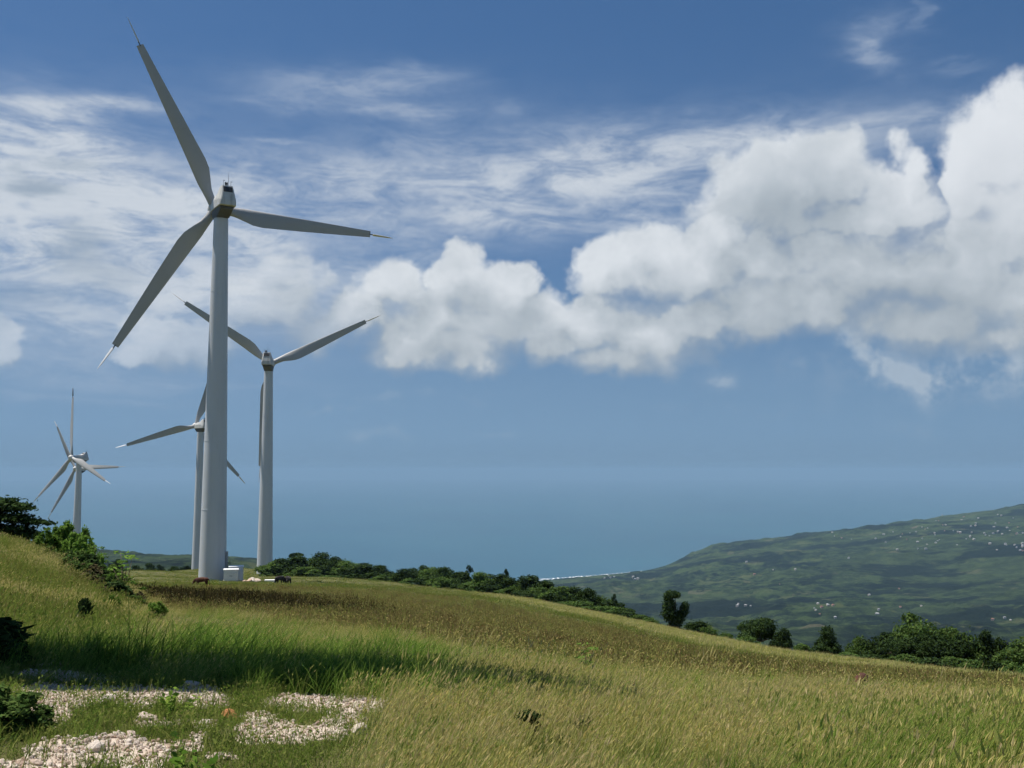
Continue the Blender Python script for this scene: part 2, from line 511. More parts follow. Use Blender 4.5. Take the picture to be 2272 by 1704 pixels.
# ================================================================== the lie of the land
# (pixel column, [(distance in metres, pixel row at which that ground is seen)...])
CTRL = {
    -700: [(3, 2280), (6, 1620), (10, 1440), (20, 1200), (32, 1110), (60, 1120), (140, 1260), (350, 1420)],
    -250: [(3, 2290), (6, 1640), (9, 1500), (14, 1370), (20, 1262), (29, 1172), (36, 1178), (70, 1225), (140, 1300), (350, 1340)],
    0:   [(3, 2300), (5.5, 1704), (8, 1525), (9, 1492), (14, 1392), (20, 1302), (28, 1212), (34, 1216), (60, 1262), (135, 1300), (350, 1320)],
    120: [(5.5, 1704), (8, 1528), (9, 1490), (14, 1405), (20, 1325), (27, 1250), (32, 1254), (60, 1290), (135, 1305), (350, 1315)],
    210: [(8, 1530), (14, 1412), (20, 1348), (26, 1296), (31, 1300), (60, 1308), (135, 1290), (350, 1300)],
    300: [(3, 2300), (5.5, 1704), (8, 1532), (10, 1472), (16, 1402), (24, 1352), (40, 1322), (80, 1302), (135, 1280), (200, 1266), (350, 1290), (700, 1340)],
    480: [(8, 1532), (10, 1480), (16, 1415), (24, 1368), (40, 1328), (80, 1304), (135, 1290), (180, 1280), (238, 1274), (330, 1266), (500, 1290), (700, 1360)],
    600: [(3, 2300), (5.5, 1704), (8, 1534), (11, 1466), (20, 1396), (40, 1338), (80, 1306), (135, 1290), (238, 1274), (290, 1268), (400, 1310), (700, 1420)],
    800: [(8, 1536), (12, 1462), (20, 1408), (40, 1350), (80, 1316), (135, 1294), (200, 1284), (300, 1340), (700, 1460)],
    1000: [(3, 2300), (5.5, 1704), (8, 1545), (12, 1484), (20, 1425), (40, 1365), (80, 1330), (120, 1312), (170, 1312), (260, 1390), (700, 1500)],
    1200: [(5.5, 1704), (12, 1505), (20, 1450), (40, 1392), (80, 1352), (112, 1337), (160, 1345), (260, 1440), (700, 1530)],
    1400: [(5.5, 1704), (8, 1590), (12, 1525), (20, 1475), (40, 1422), (70, 1390), (95, 1376), (130, 1390), (200, 1470), (700, 1580)],
    1600: [(5.5, 1704), (12, 1540), (20, 1497), (40, 1452), (60, 1430), (80, 1417), (110, 1436), (200, 1540), (700, 1620)],
    1800: [(3, 2300), (5.5, 1704), (8, 1625), (12, 1560), (20, 1516), (40, 1476), (66, 1452), (90, 1470), (180, 1580), (700, 1660)],
    2050: [(5.5, 1704), (12, 1574), (20, 1532), (40, 1498), (60, 1480), (85, 1500), (180, 1620), (700, 1690)],
    2272: [(3, 2300), (5.5, 1710), (8, 1648), (12, 1588), (20, 1546), (40, 1516), (55, 1503), (80, 1530), (180, 1660), (700, 1720)],
    2700: [(3, 2300), (6, 1700), (12, 1610), (25, 1560), (48, 1540), (80, 1590), (180, 1720), (700, 1790)],
    3300: [(3, 2300), (6, 1740), (12, 1650), (25, 1600), (50, 1600), (90, 1680), (700, 1860)],
}
class TPS:
    def __init__(self, pts, vals, smooth=1e-4):
        self.p = np.asarray(pts, float)
        n = len(self.p)
        K = self.phi(np.linalg.norm(self.p[:, None] - self.p[None], axis=2)) + smooth * np.eye(n)
        P = np.c_[np.ones(n), self.p]
        A = np.zeros((n + 3, n + 3))
        A[:n, :n] = K; A[:n, n:] = P; A[n:, :n] = P.T
        self.w = np.linalg.solve(A, np.r_[np.asarray(vals, float), 0, 0, 0])
    @staticmethod
    def phi(r):
        return np.where(r > 0, r * r * np.log(np.maximum(r, 1e-12)), 0)
    def __call__(self, q):
        out = np.empty(len(q))
        n = len(self.p)
        for i in range(0, len(q), 20000):
            b = q[i:i + 20000]
            out[i:i + 20000] = self.phi(np.linalg.norm(b[:, None] - self.p[None], axis=2)) @ self.w[:n] + self.w[n] + b @ self.w[n + 1:]
        return out
def az_of(px, py=1300):
    d = pix_dir(px, py)
    return math.atan2(d[0], d[1])
_p, _v = [], []
for px, rows in CTRL.items():
    for D, py in rows:
        _p.append((az_of(px, py) * 2.4, math.log(D)))
        _v.append(pix_tan(px, py))
land_tps = TPS(_p, _v, 2e-4)
AZ_LO, AZ_HI = az_of(-700), az_of(3300)
def ground_z(x, y, detail=True):
    x = np.atleast_1d(np.asarray(x, float)); y = np.atleast_1d(np.asarray(y, float))
    D = np.hypot(x, y)
    az = np.arctan2(x, y)
    Dc = np.clip(D, 3.0, 700.0)
    azc = np.clip(az, AZ_LO, AZ_HI)
    # behind the photographer the ground carries on as a mean slope
    back = sstep(np.abs(az), 1.15, 2.6)
    t = land_tps(np.c_[azc * 2.4, np.log(Dc)])
    z = EYE + Dc * t
    z = z * (1 - back) + (-.02 * Dc) * back
    z = np.where(D < 3.0, z * (D / 3.0) ** 2 * 1.0 + 0.0, z)
    if detail:
        k = sstep(D, 2, 10)
        z = z + fbm(x * .5, y * .5, 3) * .16 * k + fbm(x * .07 + 5, y * .07, 3) * .5 * sstep(D, 15, 60) + fbm(x * 2.2, y * 2.2, 3) * .05
    return z
def gz(x, y):
    return float(ground_z(x, y)[0])
def hit(px, py, lo=3.2, hi=400.0):
    """First ground point seen through a pixel."""
    d = pix_dir(px, py); h = math.hypot(d[0], d[1]); t = d[2] / h
    Ds = np.exp(np.linspace(math.log(lo), math.log(hi), 500))
    z = ground_z(d[0] / h * Ds, d[1] / h * Ds)
    below = np.nonzero(EYE + t * Ds <= z)[0]
    D = Ds[below[0]] if len(below) else hi
    return Vector((d[0] / h * D, d[1] / h * D, gz(d[0] / h * D, d[1] / h * D)))
def on_ground(px, D, py=1350):
    a = az_of(px, py)
    x, y = D * math.sin(a), D * math.cos(a)
    return Vector((x, y, gz(x, y)))

# --- where the white limestone of the track shows through (metres on the ground)
PATCH = []
for (px, py, rx, ry) in [(230, 1545, 150, 22), (420, 1550, 90, 17), (100, 1540, 70, 18), (120, 1565, 60, 30), (85, 1474, 62, 10), (170, 1505, 100, 12),
                         (200, 1680, 130, 36), (310, 1680, 70, 36), (60, 1712, 100, 22), (255, 1650, 60, 18), (110, 1590, 34, 14),
                         (720, 1566, 150, 20), (840, 1558, 80, 18), (900, 1552, 40, 12), (575, 1592, 44, 9), (600, 1622, 76, 24), (690, 1630, 80, 18), (770, 1600, 46, 14), (640, 1650, 36, 9), (300, 1563, 40, 12),
                         (322, 1606, 22, 9), (372, 1612, 32, 7), (470, 1562, 50, 14), (450, 1610, 20, 7), (410, 1664, 44, 10), (490, 1684, 36, 9), (545, 1640, 20, 8), (440, 1640, 22, 6)]:
    c = hit(px, py)
    a = hit(px + rx, py); b0 = hit(px, py - ry); b1 = hit(px, py + ry)
    PATCH.append((c.x, c.y, max(.05, (a - c).length), max(.05, (b1 - b0).length / 2), math.atan2(c.x, c.y)))
def lime(x, y):
    """1 on bare limestone, 0 under growth."""
    f = np.full(np.shape(x), -9.0)
    for cx, cy, rx, ry, az in PATCH:
        ex = (x - cx) * math.cos(az) - (y - cy) * math.sin(az)
        ey = (x - cx) * math.sin(az) + (y - cy) * math.cos(az)
        f = np.maximum(f, 1 - (ex / rx) ** 2 - (ey / ry) ** 2)
    return sstep(f + fbm(x * 3.5, y * 3.5, 4) * 1.25 + fbm(x * 11, y * 11, 3) * .9, -.35, .30)

# ------------------------------------------------------------------ the ground sheet
def soil_material():
    m, n, out = material('hill_soil')
    geo = n.new('ShaderNodeNewGeometry')
    P = geo.outputs['Position']
    at = n.new('ShaderNodeAttribute'); at.attribute_name = 'lime'
    a2 = n.new('ShaderNodeAttribute'); a2.attribute_name = 'brown'
    a3 = n.new('ShaderNodeAttribute'); a3.attribute_name = 'pale'
    base = n.ramp(n.noise(P, .9, 6, .65), [(.3, (.060, .068, .024)), (.5, (.095, .095, .034)), (.7, (.135, .120, .050))])
    brown = n.ramp(n.noise(P, .35, 6, .65), [(.3, (.075, .070, .026)), (.55, (.115, .098, .040)), (.75, (.16, .13, .06))])
    pale = n.ramp(n.noise(P, .5, 6, .65), [(.3, (.13, .12, .045)), (.6, (.20, .17, .075)), (.8, (.25, .20, .10))])
    c = n.mix(a2.outputs['Fac'], base, brown)
    c = n.mix(a3.outputs['Fac'], c, pale)
    rock = n.ramp(n.noise(P, 9.0, 6, .7), [(.3, (.33, .25, .185)), (.5, (.52, .435, .36)), (.72, (.63, .56, .49))])
    k = n.remap(n.math('ADD', at.outputs['Fac'], n.math('MULTIPLY', n.math('SUBTRACT', n.noise(P, 14.0, 5, .65), .5), .9)), .35, .62)
    c = n.mix(k, c, rock)
    h = n.math('ADD', n.noise(P, 30.0, 6, .7), n.math('MULTIPLY', n.noise(P, 5.0, 4, .6), 1.5))
    principled(n, out, c, .95, .1, bump(n, h, .6, .04))
    return m
M['soil'] = soil_material()

def brown_mask(x, y):
    """Where the tall brown weeds stand in the field."""
    px, py = project(x, y, ground_z(x, y, False))
    D = np.hypot(x, y)
    start = np.interp(px, [-400, 250, 380, 600, 1000, 1300, 1600, 1900, 2272, 2600], [80, 34, 24, 22, 17, 15.5, 14.5, 15, 16, 17])
    end = np.interp(px, [-400, 300, 600, 850, 1000, 1200, 1400, 1600, 1800, 2050, 2272, 2600], [70, 70, 84, 88, 78, 64, 46, 38, 33, 32, 33, 34])
    w = fbm(x * .12, y * .12, 3) * 9
    return sstep(D + w * .35, start * .93, start * 1.12) * (1 - sstep(D + w * 1.2, end * .9, end * 1.08)) * sstep(px, 180, 330)
def pale_mask(x, y):
    px, py = project(x, y, ground_z(x, y, False))
    D = np.hypot(x, y)
    end = np.interp(px, [300, 600, 1000, 1200, 1400, 1600, 1800, 2050, 2272, 2600], [300, 260, 108, 84, 62, 50, 42, 37, 37, 38])
    return sstep(D, end, end * 1.08) * sstep(px, 900, 1150) * (1 - sstep(D, end * 1.9, end * 2.3))

# polar grid round the photographer, fine near and coarse far
naz = 420
ring = np.r_[np.linspace(.4, 4, 14), np.exp(np.linspace(math.log(4.12), math.log(14), 110)), np.exp(np.linspace(math.log(14.3), math.log(700), 150))]
azs = np.r_[np.linspace(-PI, -.75, 60)[:-1], np.linspace(-.75, .75, naz), np.linspace(.75, PI, 60)[1:-1]]
AA, DD = np.meshgrid(azs, ring)
X = DD * np.sin(AA); Y = DD * np.cos(AA)
Z = ground_z(X.ravel(), Y.ravel())
lm = lime(X.ravel(), Y.ravel())
Z = Z + lm * .012
nv = len(azs); nr = len(ring)
verts = np.c_[X.ravel(), Y.ravel(), Z]
ii = np.arange(nr - 1)[:, None] * nv
jj = np.arange(nv)[None, :]
jn = (jj + 1) % nv
faces = np.stack([(ii + jj).ravel(), (ii + jn).ravel(), (ii + nv + jn).ravel(), (ii + nv + jj).ravel()], axis=1)[:, ::-1]
verts = np.r_[verts, [[0, 0, float(ground_z(0.01, 0.01)[0])]]]
me = mesh_from('ground', verts, faces, M['soil'], smooth=True)
float_attr(me, 'lime', np.r_[lm, 0])
bw = np.r_[brown_mask(X.ravel(), Y.ravel()), 0]; pw = np.r_[pale_mask(X.ravel(), Y.ravel()), 0]
float_attr(me, 'brown', bw)
float_attr(me, 'pale', pw)
bmh = bmesh.new(); bmh.from_mesh(me); bmh.verts.ensure_lookup_table()
for j in range(nv):                                  # close the small disc under the camera
    bmh.faces.new((bmh.verts[(j + 1) % nv], bmh.verts[j], bmh.verts[nv * nr]))
bmesh.ops.recalc_face_normals(bmh, faces=bmh.faces)
bmh.to_mesh(me); bmh.free()
tag(link('ground', me), kind='structure')

# ------------------------------------------------------------------ the far country, the sea and the coast
SEA = -420.0
FAR = {
    -1500: [(500, 1500), (1200, 1400), (2500, 1260), (3400, 1262), (4200, 1310), (9000, 1200)],
    -400: [(500, 1440), (900, 1340), (1700, 1262), (2600, 1233), (3200, 1262), (4200, 1300), (9000, 1160)],
    100: [(500, 1420), (900, 1330), (1700, 1262), (2500, 1240), (3000, 1275), (3800, 1310), (9000, 1170)],
    350: [(500, 1420), (900, 1318), (1700, 1258), (2500, 1237), (3000, 1270), (3800, 1310), (9000, 1170)],
    560: [(500, 1430), (900, 1330), (1700, 1268), (2500, 1242), (3000, 1280), (3800, 1312), (9000, 1170)],
    800: [(500, 1470), (900, 1380), (1700, 1320), (2600, 1302), (3400, 1302), (4200, 1300), (9000, 1170)],
    1000: [(500, 1500), (1100, 1410), (2000, 1340), (3000, 1308), (3700, 1300), (4300, 1290), (9000, 1180)],
    1220: [(500, 1540), (1100, 1440), (1800, 1370), (2700, 1318), (3500, 1294), (3940, 1286), (4500, 1285), (9000, 1185)],
    1320: [(500, 1550), (1100, 1450), (1800, 1378), (2700, 1322), (3500, 1288), (4080, 1277), (4700, 1278), (9000, 1190)],
    1450: [(500, 1560), (1100, 1460), (1800, 1385), (2700, 1325), (3600, 1278), (4330, 1262), (4900, 1268), (9000, 1195)],
    1560: [(500, 1570), (1100, 1470), (1800, 1388), (2700, 1320), (3700, 1254), (4400, 1230), (4800, 1226), (5300, 1238), (9000, 1190)],
    1700: [(500, 1580), (1100, 1478), (1800, 1390), (2700, 1314), (3700, 1240), (4500, 1204), (5000, 1197), (5500, 1215), (9000, 1180)],
    2000: [(500, 1600), (1100, 1490), (1800, 1394), (2700, 1310), (3700, 1220), (4600, 1175), (5300, 1161), (5900, 1180), (9000, 1150)],
    2272: [(500, 1620), (1100, 1500), (1800, 1396), (2700, 1306), (3700, 1205), (4800, 1145), (5700, 1124), (6500, 1145), (9000, 1120)],
    2700: [(500, 1650), (1100, 1520), (1800, 1400), (2700, 1300), (3700, 1185), (4800, 1110), (5900, 1080), (9000, 1080)],
    3800: [(500, 1800), (1100, 1620), (1800, 1450), (2700, 1300), (3700, 1150), (4800, 1050), (6500, 1000), (9000, 1020)],
}
_p, _v = [], []
for px, rows in FAR.items():
    for D, py in rows:
        _p.append((az_of(px, py) * 2.6, math.log(D)))
        _v.append(pix_tan(px, py))
far_tps = TPS(_p, _v, 5e-4)
def far_z(x, y):
    D = np.hypot(x, y); az = np.clip(np.arctan2(x, y), az_of(-1500), az_of(3800))
    z = EYE + D * far_tps(np.c_[az * 2.6, np.log(np.clip(D, 450, 9000))])
    # past the shore the land falls under the water
    shore = np.interp(np.degrees(az), [-60, -25, -15, -8, 2, 4.7, 7.9, 10.5, 13.5, 22, 30], [3400, 3100, 3050, 3600, 3925, 4070, 4320, 5200, 5900, 7000, 9000])
    z = z - np.maximum(0, D - shore) * .16
    inland = 1 - sstep(D, shore - 500, shore - 60)
    rough = fbm(x / 300, y / 300, 4) * 52 + np.abs(fbm(x / 90, y / 90, 3)) * 18 + (np.abs(fbm(x / 70, y / 70, 3)) * 26 + np.abs(fbm(x / 26 + 7, y / 26, 2)) * 20) * sstep(fbm(x / 420 + 3, y / 420, 4), -.12, .10)
    z = z + rough * np.clip(inland, .06, 1) * sstep(D, 500, 1500)
    land = D < shore
    z = z - sstep(np.abs(np.arctan2(x, y)), R(62), R(100)) * 900
    land = land & (np.abs(np.arctan2(x, y)) < R(62))
    return np.where(land, np.maximum(z, SEA + 1.5 + (shore - D).clip(0, 400) * .01), np.maximum(z, SEA - 6.0)).clip(None, 50.0)
fa = np.r_[np.linspace(R(-112), R(-31), 150)[:-1], np.linspace(R(-31), R(31), 600), np.linspace(R(31), R(112), 150)[1:]]
fr = np.r_[np.exp(np.linspace(math.log(430), math.log(1500), 110))[:-1], np.exp(np.linspace(math.log(1500), math.log(6600), 460)), np.exp(np.linspace(math.log(6600), math.log(8800), 20))[1:]]
AA, DD = np.meshgrid(fa, fr)
X = DD * np.sin(AA); Y = DD * np.cos(AA)
Z = far_z(X.ravel(), Y.ravel())
nv = len(fa)
ii = np.arange(len(fr) - 1)[:, None] * nv; jj = np.arange(nv - 1)[None, :]
faces = np.stack([(ii + jj).ravel(), (ii + jj + 1).ravel(), (ii + nv + jj + 1).ravel(), (ii + nv + jj).ravel()], axis=1)[:, ::-1]
def hills_material():
    m, n, out = material('wooded_hills')
    geo = n.new('ShaderNodeNewGeometry')
    P = geo.outputs['Position']
    Pn = n.vec('MULTIPLY', P, (1, 1, .2))
    wood = n.ramp(n.noise(Pn, .022, 8, .78), [(.34, (.003, .007, .005)), (.46, (.010, .020, .009)), (.54, (.034, .056, .019)), (.62, (.066, .098, .034))])
    vor = n.new('ShaderNodeTexVoronoi'); n.put(vor.inputs['Vector'], n.vec('ADD', Pn, n.vec('MULTIPLY', n.noise(Pn, .012, 3, .6, color=True), (50, 50, 0)))); vor.inputs['Scale'].default_value = .016
    fieldc = n.ramp(vor.outputs['Color'], [(.1, (.040, .068, .022)), (.45, (.062, .095, .032)), (.75, (.090, .110, .042)), (.95, (.16, .135, .09))])
    f = n.remap(n.math('ADD', n.noise(Pn, .0060, 8, .72), n.math('MULTIPLY', n.math('SUBTRACT', n.noise(Pn, .03, 4, .6), .5), .35)), .50, .60)
    c = n.mix(f, wood, fieldc)
    broad = n.remap(n.noise(Pn, .0011, 4, .6), .42, .60)
    c = n.mix(n.math('MULTIPLY', broad, .45), c, (.060, .088, .034))
    dark = n.remap(n.noise(Pn, .0024, 6, .62), .50, .56)  # cloud shadows on the slopes, painted into the colour as dark patches
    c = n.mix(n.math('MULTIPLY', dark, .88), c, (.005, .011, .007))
    principled(n, out, c, 1.0, .05, bump(n, n.noise(Pn, .028, 8, .75), 1.0, 30.0))
    return m
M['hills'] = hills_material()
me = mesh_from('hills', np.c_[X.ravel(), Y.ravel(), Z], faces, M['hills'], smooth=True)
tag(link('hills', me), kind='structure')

def sea_material():
    m, n, out = material('sea_water')
    geo = n.new('ShaderNodeNewGeometry')
    P = geo.outputs['Position']
    c = n.ramp(n.noise(n.vec('MULTIPLY', P, (1, 1, 0)), .0006, 4, .6), [(.3, (.010, .060, .100)), (.7, (.016, .085, .120))])
    h = n.noise(P, .03, 6, .6)
    principled(n, out, c, .38, .35, bump(n, h, .4, 6.0))
    return m
M['sea'] = sea_material()
sr = np.r_[1500, 3000, 6000, 12000, 24000, 45000]
sa = np.linspace(-PI, PI, 97)[:-1]
v = [(r * math.sin(a), r * math.cos(a), SEA) for r in sr for a in sa]
f = [((i * 96 + j), (i + 1) * 96 + j, (i + 1) * 96 + (j + 1) % 96, i * 96 + (j + 1) % 96) for i in range(5) for j in range(96)]
me = mesh_from('sea', v, f, M['sea'])
tag(link('sea', me), kind='structure')

# the white surf and the strip of sand along the shore
def shore_D(az):
    return np.interp(np.degrees(az), [-60, -25, -15, -8, 2, 4.7, 7.9, 10.5, 13.5, 22, 30], [3400, 3100, 3050, 3600, 3925, 4070, 4320, 5200, 5900, 7000, 9000])
def strip(name, mat, off0, off1, z, amp, seed):
    a = np.linspace(R(1.5), R(11), 260)
    s = shore_D(a)
    j = fbm(a * 400 + seed, a * 0 + seed, 3) * amp
    j2 = fbm(a * 700 + seed * 3, a * 0 + 9, 3) * amp
    r0 = s + off0 + j; r1 = s + off1 + j2
    r1 = np.maximum(r1, r0 + 2)
    vv = np.r_[np.c_[r0 * np.sin(a), r0 * np.cos(a), np.full(len(a), z)], np.c_[r1 * np.sin(a), r1 * np.cos(a), np.full(len(a), z)]]
    k = len(a); i = np.arange(k - 1)
    ff = np.stack([i, i + 1, k + i + 1, k + i], axis=1)[:, ::-1]
    return tag(link(name, mesh_from(name, vv, ff, mat)), kind='structure')
mm, n, out = material('sand'); principled(n, out, (.42, .36, .27), 1, .1); M['sand'] = mm
mm, n, out = material('surf_foam'); principled(n, out, (.82, .84, .84), .8, .2); M['foam'] = mm
strip('beach', M['sand'], -40, 16, SEA + 3.2, 10, 3)
strip('surf', M['foam'], 12, 60, SEA + 1.0, 80, 11)
strip('surf', M['foam'], 95, 104, SEA + 1.0, 60, 29)
# ================================================================== wind turbines
HUB_H = 49.0
def blade_mesh():
    """Span along +Z from the hub axis, trailing edge towards +X, thickness along Y."""
    st = [(.75, .58, .58, 0, 1.0), (1.6, .58, .56, 4, 1.0), (2.6, .66, .46, 10, .7), (3.9, .92, .34, 15, .35), (5.2, 1.12, .27, 14, .1),
          (6.6, 1.14, .22, 11, 0), (9, 1.04, .18, 8, 0), (12, .92, .145, 5, 0), (15, .79, .12, 3, 0), (18, .66, .10, 1.5, 0), (20.5, .55, .085, .6, 0), (22.55, .46, .07, 0, 0)]
    rings = []
    nseg = 18
    for z, half, th, tw, rnd in st:
        pts = []
        for i in range(nseg):
            t = 2 * PI * i / nseg
            cx = math.cos(t)
            s = math.sin(t)
            # airfoil: thickest near the leading edge (-X), sharp trailing edge
            foil = th * s * (1.0 - .55 * (cx + 1) / 2 - .35 * max(0, cx)) * (1.15 if s > 0 else .75)
            circ = th * s
            yy = circ * rnd + foil * (1 - rnd)
            xx = half * cx + (half - .55) * .78 * (1 - rnd)      # the leading edge stays nearly straight
            a = R(tw)
            pts.append(Vector((xx * math.cos(a) + yy * math.sin(a), -xx * math.sin(a) + yy * math.cos(a), z)))
        rings.append(pts)
    return rings
def tip_rings():
    rings = []
    for z, half, th in [(22.95, .32, .10), (24.2, .28, .085), (25.4, .20, .06), (26.0, .09, .03), (26.25, .02, .01)]:
        rings.append([Vector((th * math.sin(2 * PI * i / 12) - .02, half * math.cos(2 * PI * i / 12), z)) for i in range(12)])
    return rings
blade_proto = {}
def build_turbine(base, heading, roll, label, seed, door=True, door_ang=0.0):
    root = empty('wind_turbine', base, -heading)
    tag(root, label, 'wind turbine', 'wind turbines on the ridge')
    H = HUB_H
    prof = []
    t_top = H - 1.75
    for i in range(25):
        k = i / 24
        prof.append((1.78 - .86 * k, -2.5 + (t_top + 2.5) * k))
    MB().lathe(prof, 48).build('tower', M['tower'], root, smooth=True)
    tower = root.children[-1]
    for z in (9.2, 18.0, 27.0, 37.5):
        r = 1.78 - .86 * ((z + 2.5) / (t_top + 2.5))
        MB().lathe([(r - .02, z - .05), (r + .018, z - .045), (r + .018, z + .045), (r - .02, z + .05)], 48).build('flange_ring', M['tower'], tower, smooth=True)
    if door:
        # entrance door in a raised frame with steps, on the side away from the rotor
        d = MB()
        ang = door_ang
        dirv = Vector((math.cos(ang), math.sin(ang), 0))
        c = dirv * 1.76
        d.box((c.x, c.y, 2.7), (.9, .16, 2.3), (0, 0, ang + PI / 2), (1, 1))
        dr = d.build('door', M['grey'], tower)
        s = MB()
        for i in range(6):
            q = dirv * (2.05 + .26 * (5 - i))
            s.box((q.x, q.y, .25 + i * .25), (.9, .26, .05), (0, 0, ang + PI / 2))
        for sd in (-.46, .46):
            o = Vector((-dirv.y, dirv.x, 0)) * sd
            a0 = dirv * 3.4 + o; a1 = dirv * 1.95 + o
            s.tube([(a0.x, a0.y, .9), (a1.x, a1.y, 2.5), (a1.x, a1.y, 1.5)], [.03] * 3, 6)
            s.tube([(a0.x, a0.y, -.4), (a0.x, a0.y, .9)], [.03, .03], 6)
        s.build('steps', M['steel'], root)
        MB().lathe([(2.5, -2.0), (2.5, .02), (2.35, .1)], 40).build('foundation', M['concrete'], root)
    # nacelle: upper shell with a hump at the rear, lower shell drawn in towards the tower
    up = MB()
    def sect(y, wb, wt, z0, zm, z1):
        # eight-sided section: bottom edge, shoulder, top
        return [Vector((-wb, y, z0)), Vector((wb, y, z0)), Vector((wb, y, zm)), Vector((wt, y, z1)), Vector((-wt, y, z1)), Vector((-wb, y, zm))]
    h = H
    up.rings([sect(-3.35, 1.0, .90, h - .58, h - .2, h + .1),
              sect(-3.15, 1.06, .72, h - .60, h + .1, h + 1.1),
              sect(-2.80, 1.10, .70, h - .61, h + .25, h + 2.10),
              sect(-2.0, 1.12, .72, h - .62, h + .35, h + 2.12),
              sect(-1.0, 1.12, .80, h - .62, h + .5, h + 1.35),
              sect(1.0, 1.05, .78, h - .60, h + .5, h + 1.15),
              sect(2.35, .80, .60, h - .60, h + .3, h + .85)])
    nac = up.build('nacelle', M['nacelle'], root, bevel=.05)
    lo = MB()
    def sec2(y, w0, w1, z0, z1):
        return [Vector((-w0, y, z0)), Vector((w0, y, z0)), Vector((w1, y, z1)), Vector((-w1, y, z1))]
    lo.rings([sec2(-2.85, .78, .94, h - .95, h - .66),
              sec2(-1.0, .80, 1.02, h - 1.72, h - .66),
              sec2(1.0, .80, .98, h - 1.72, h - .66),
              sec2(2.2, .62, .76, h - 1.05, h - .66)])
    lo.build('nacelle_floor', M['under'], root, bevel=.03)
    rad = MB()
    rad.rings([[Vector((-.60, -3.17, h + 1.16)), Vector((.60, -3.17, h + 1.16)), Vector((.58, -2.93, h + 1.90)), Vector((-.58, -2.93, h + 1.90))],
               [Vector((-.60, -2.7, h + 1.16)), Vector((.60, -2.7, h + 1.16)), Vector((.58, -2.7, h + 1.90)), Vector((-.58, -2.7, h + 1.90))]])
    rad.build('radiator', M['hatch'], nac)
    r2 = MB()
    r2.rings([[Vector((-.56, -1.56, h + 1.74)), Vector((.56, -1.56, h + 1.74)), Vector((.54, -1.76, h + 1.92)), Vector((-.54, -1.76, h + 1.92))],
              [Vector((-.56, -1.30, h + 1.70)), Vector((.56, -1.30, h + 1.70)), Vector((.54, -1.66, h + 1.99)), Vector((-.54, -1.66, h + 1.99))]])
    r2.build('radiator', M['hatch'], nac)
    a = MB(); a.tube([(.12, -2.7, h + 2.1), (.12, -2.7, h + 3.9)], [.028, .012], 6); a.build('lightning_rod', M['steel'], nac)
    for x, yy, hh in ((-.55, -2.8, .62), (.42, -2.75, .55)):
        a = MB(); a.tube([(x, yy, h + 2.08), (x, yy, h + 2.08 + hh)], [.022, .022], 6)
        a.box((x + .08, yy, h + 2.08 + hh), (.22, .05, .05)); a.build('wind_vane', M['steel'], nac)
    for x in (-.28, -.08):
        a = MB(); a.lathe([(.07, 0), (.11, .12), (.11, .30), (.05, .42)], 10, (x, -2.8, h + 2.1)); a.build('warning_light', M['steel'], nac)
    # rotor, tilted five degrees
    axis = Matrix.Translation((0, 0, H)) @ Matrix.Rotation(R(5), 4, 'X')
    hb = MB()
    hb.rings([[Vector((r * math.cos(2 * PI * i / 24), y, r * math.sin(2 * PI * i / 24))) for i in range(24)] for r, y in
              [(.62, 2.25), (.66, 2.5), (.86, 2.62), (.95, 3.1), (.92, 3.5), (.70, 3.95), (.35, 4.2), (.05, 4.28)]])
    hub = hb.build('hub', M['nacelle'], root, smooth=True)
    hub.matrix_basis = axis
    for i in range(3):
        if 'blade' in blade_proto:
            b = blade_proto['blade'].copy(); COL.objects.link(b); b.parent = root
            p = blade_proto['pin'].copy(); COL.objects.link(p); p.parent = b
            t = blade_proto['tip'].copy(); COL.objects.link(t); t.parent = b
        else:
            mb = MB(); mb.rings(blade_mesh()); b = mb.build('blade', M['blade'], root, smooth=True)
            mb = MB(); mb.tube([(-.05, 0, 22.4), (-.05, 0, 23.1)], [.085, .07], 8); p = mb.build('tip_shaft', M['steel'], b)
            mb = MB(); mb.rings(tip_rings()); t = mb.build('blade_tip', M['tip'], b, smooth=True); t.rotation_euler = (0, 0, R(-14))
            blade_proto.update(blade=b, pin=p, tip=t)
        b.matrix_basis = axis @ Matrix.Translation((0, 3.05, 0)) @ Matrix.Rotation(roll + i * 2 * PI / 3, 4, 'Y')
    return root

def turbine(px_base, py_base, px_hub, py_hub, rel, roll_deg, label, D=None, seed=0, door=True):
    """Stand a turbine where its hub and foot are seen; rel: rotor heading relative to the line of sight."""
    th = pix_tan(px_hub, py_hub)
    if D is None:
        D = HUB_H / (th - pix_tan(px_base, py_base))
    az = az_of(px_base, py_base)
    base = Vector((D * math.sin(az), D * math.cos(az), EYE + D * th - HUB_H))
    return build_turbine(base, az + R(rel), R(roll_deg), label, seed, door, R(rel - 10)), D
T1, D1 = turbine(471, 1291, 490, 457, -15, -28.0, 'largest white wind turbine, with white cabinets standing at the foot of its tower')
T2, D2 = turbine(587, 1272, 595, 806, 9, 65.5, 'second tallest wind turbine, just right of the largest tower, rotor turned away', D=226)
T3, D3 = turbine(437, 1266, 440, 946, -29, 14, 'grey wind turbine half hidden behind the tower of the largest turbine', D=330, door=False)
T4, D4 = turbine(165.5, 1300, 165.5, 1017, -124, 9, 'small far wind turbine above the bush, its tower and nacelle in plain view', D=407, door=False)
T5, D5 = turbine(168, 1300, 168, 1041, -142, 32, 'farthest wind turbine, only its blades showing behind another tower at left', D=511, door=False)
print('turbine distances', D1, D2, [gz(o.location.x, o.location.y) - o.location.z for o in (T1, T2, T3, T4, T5)])

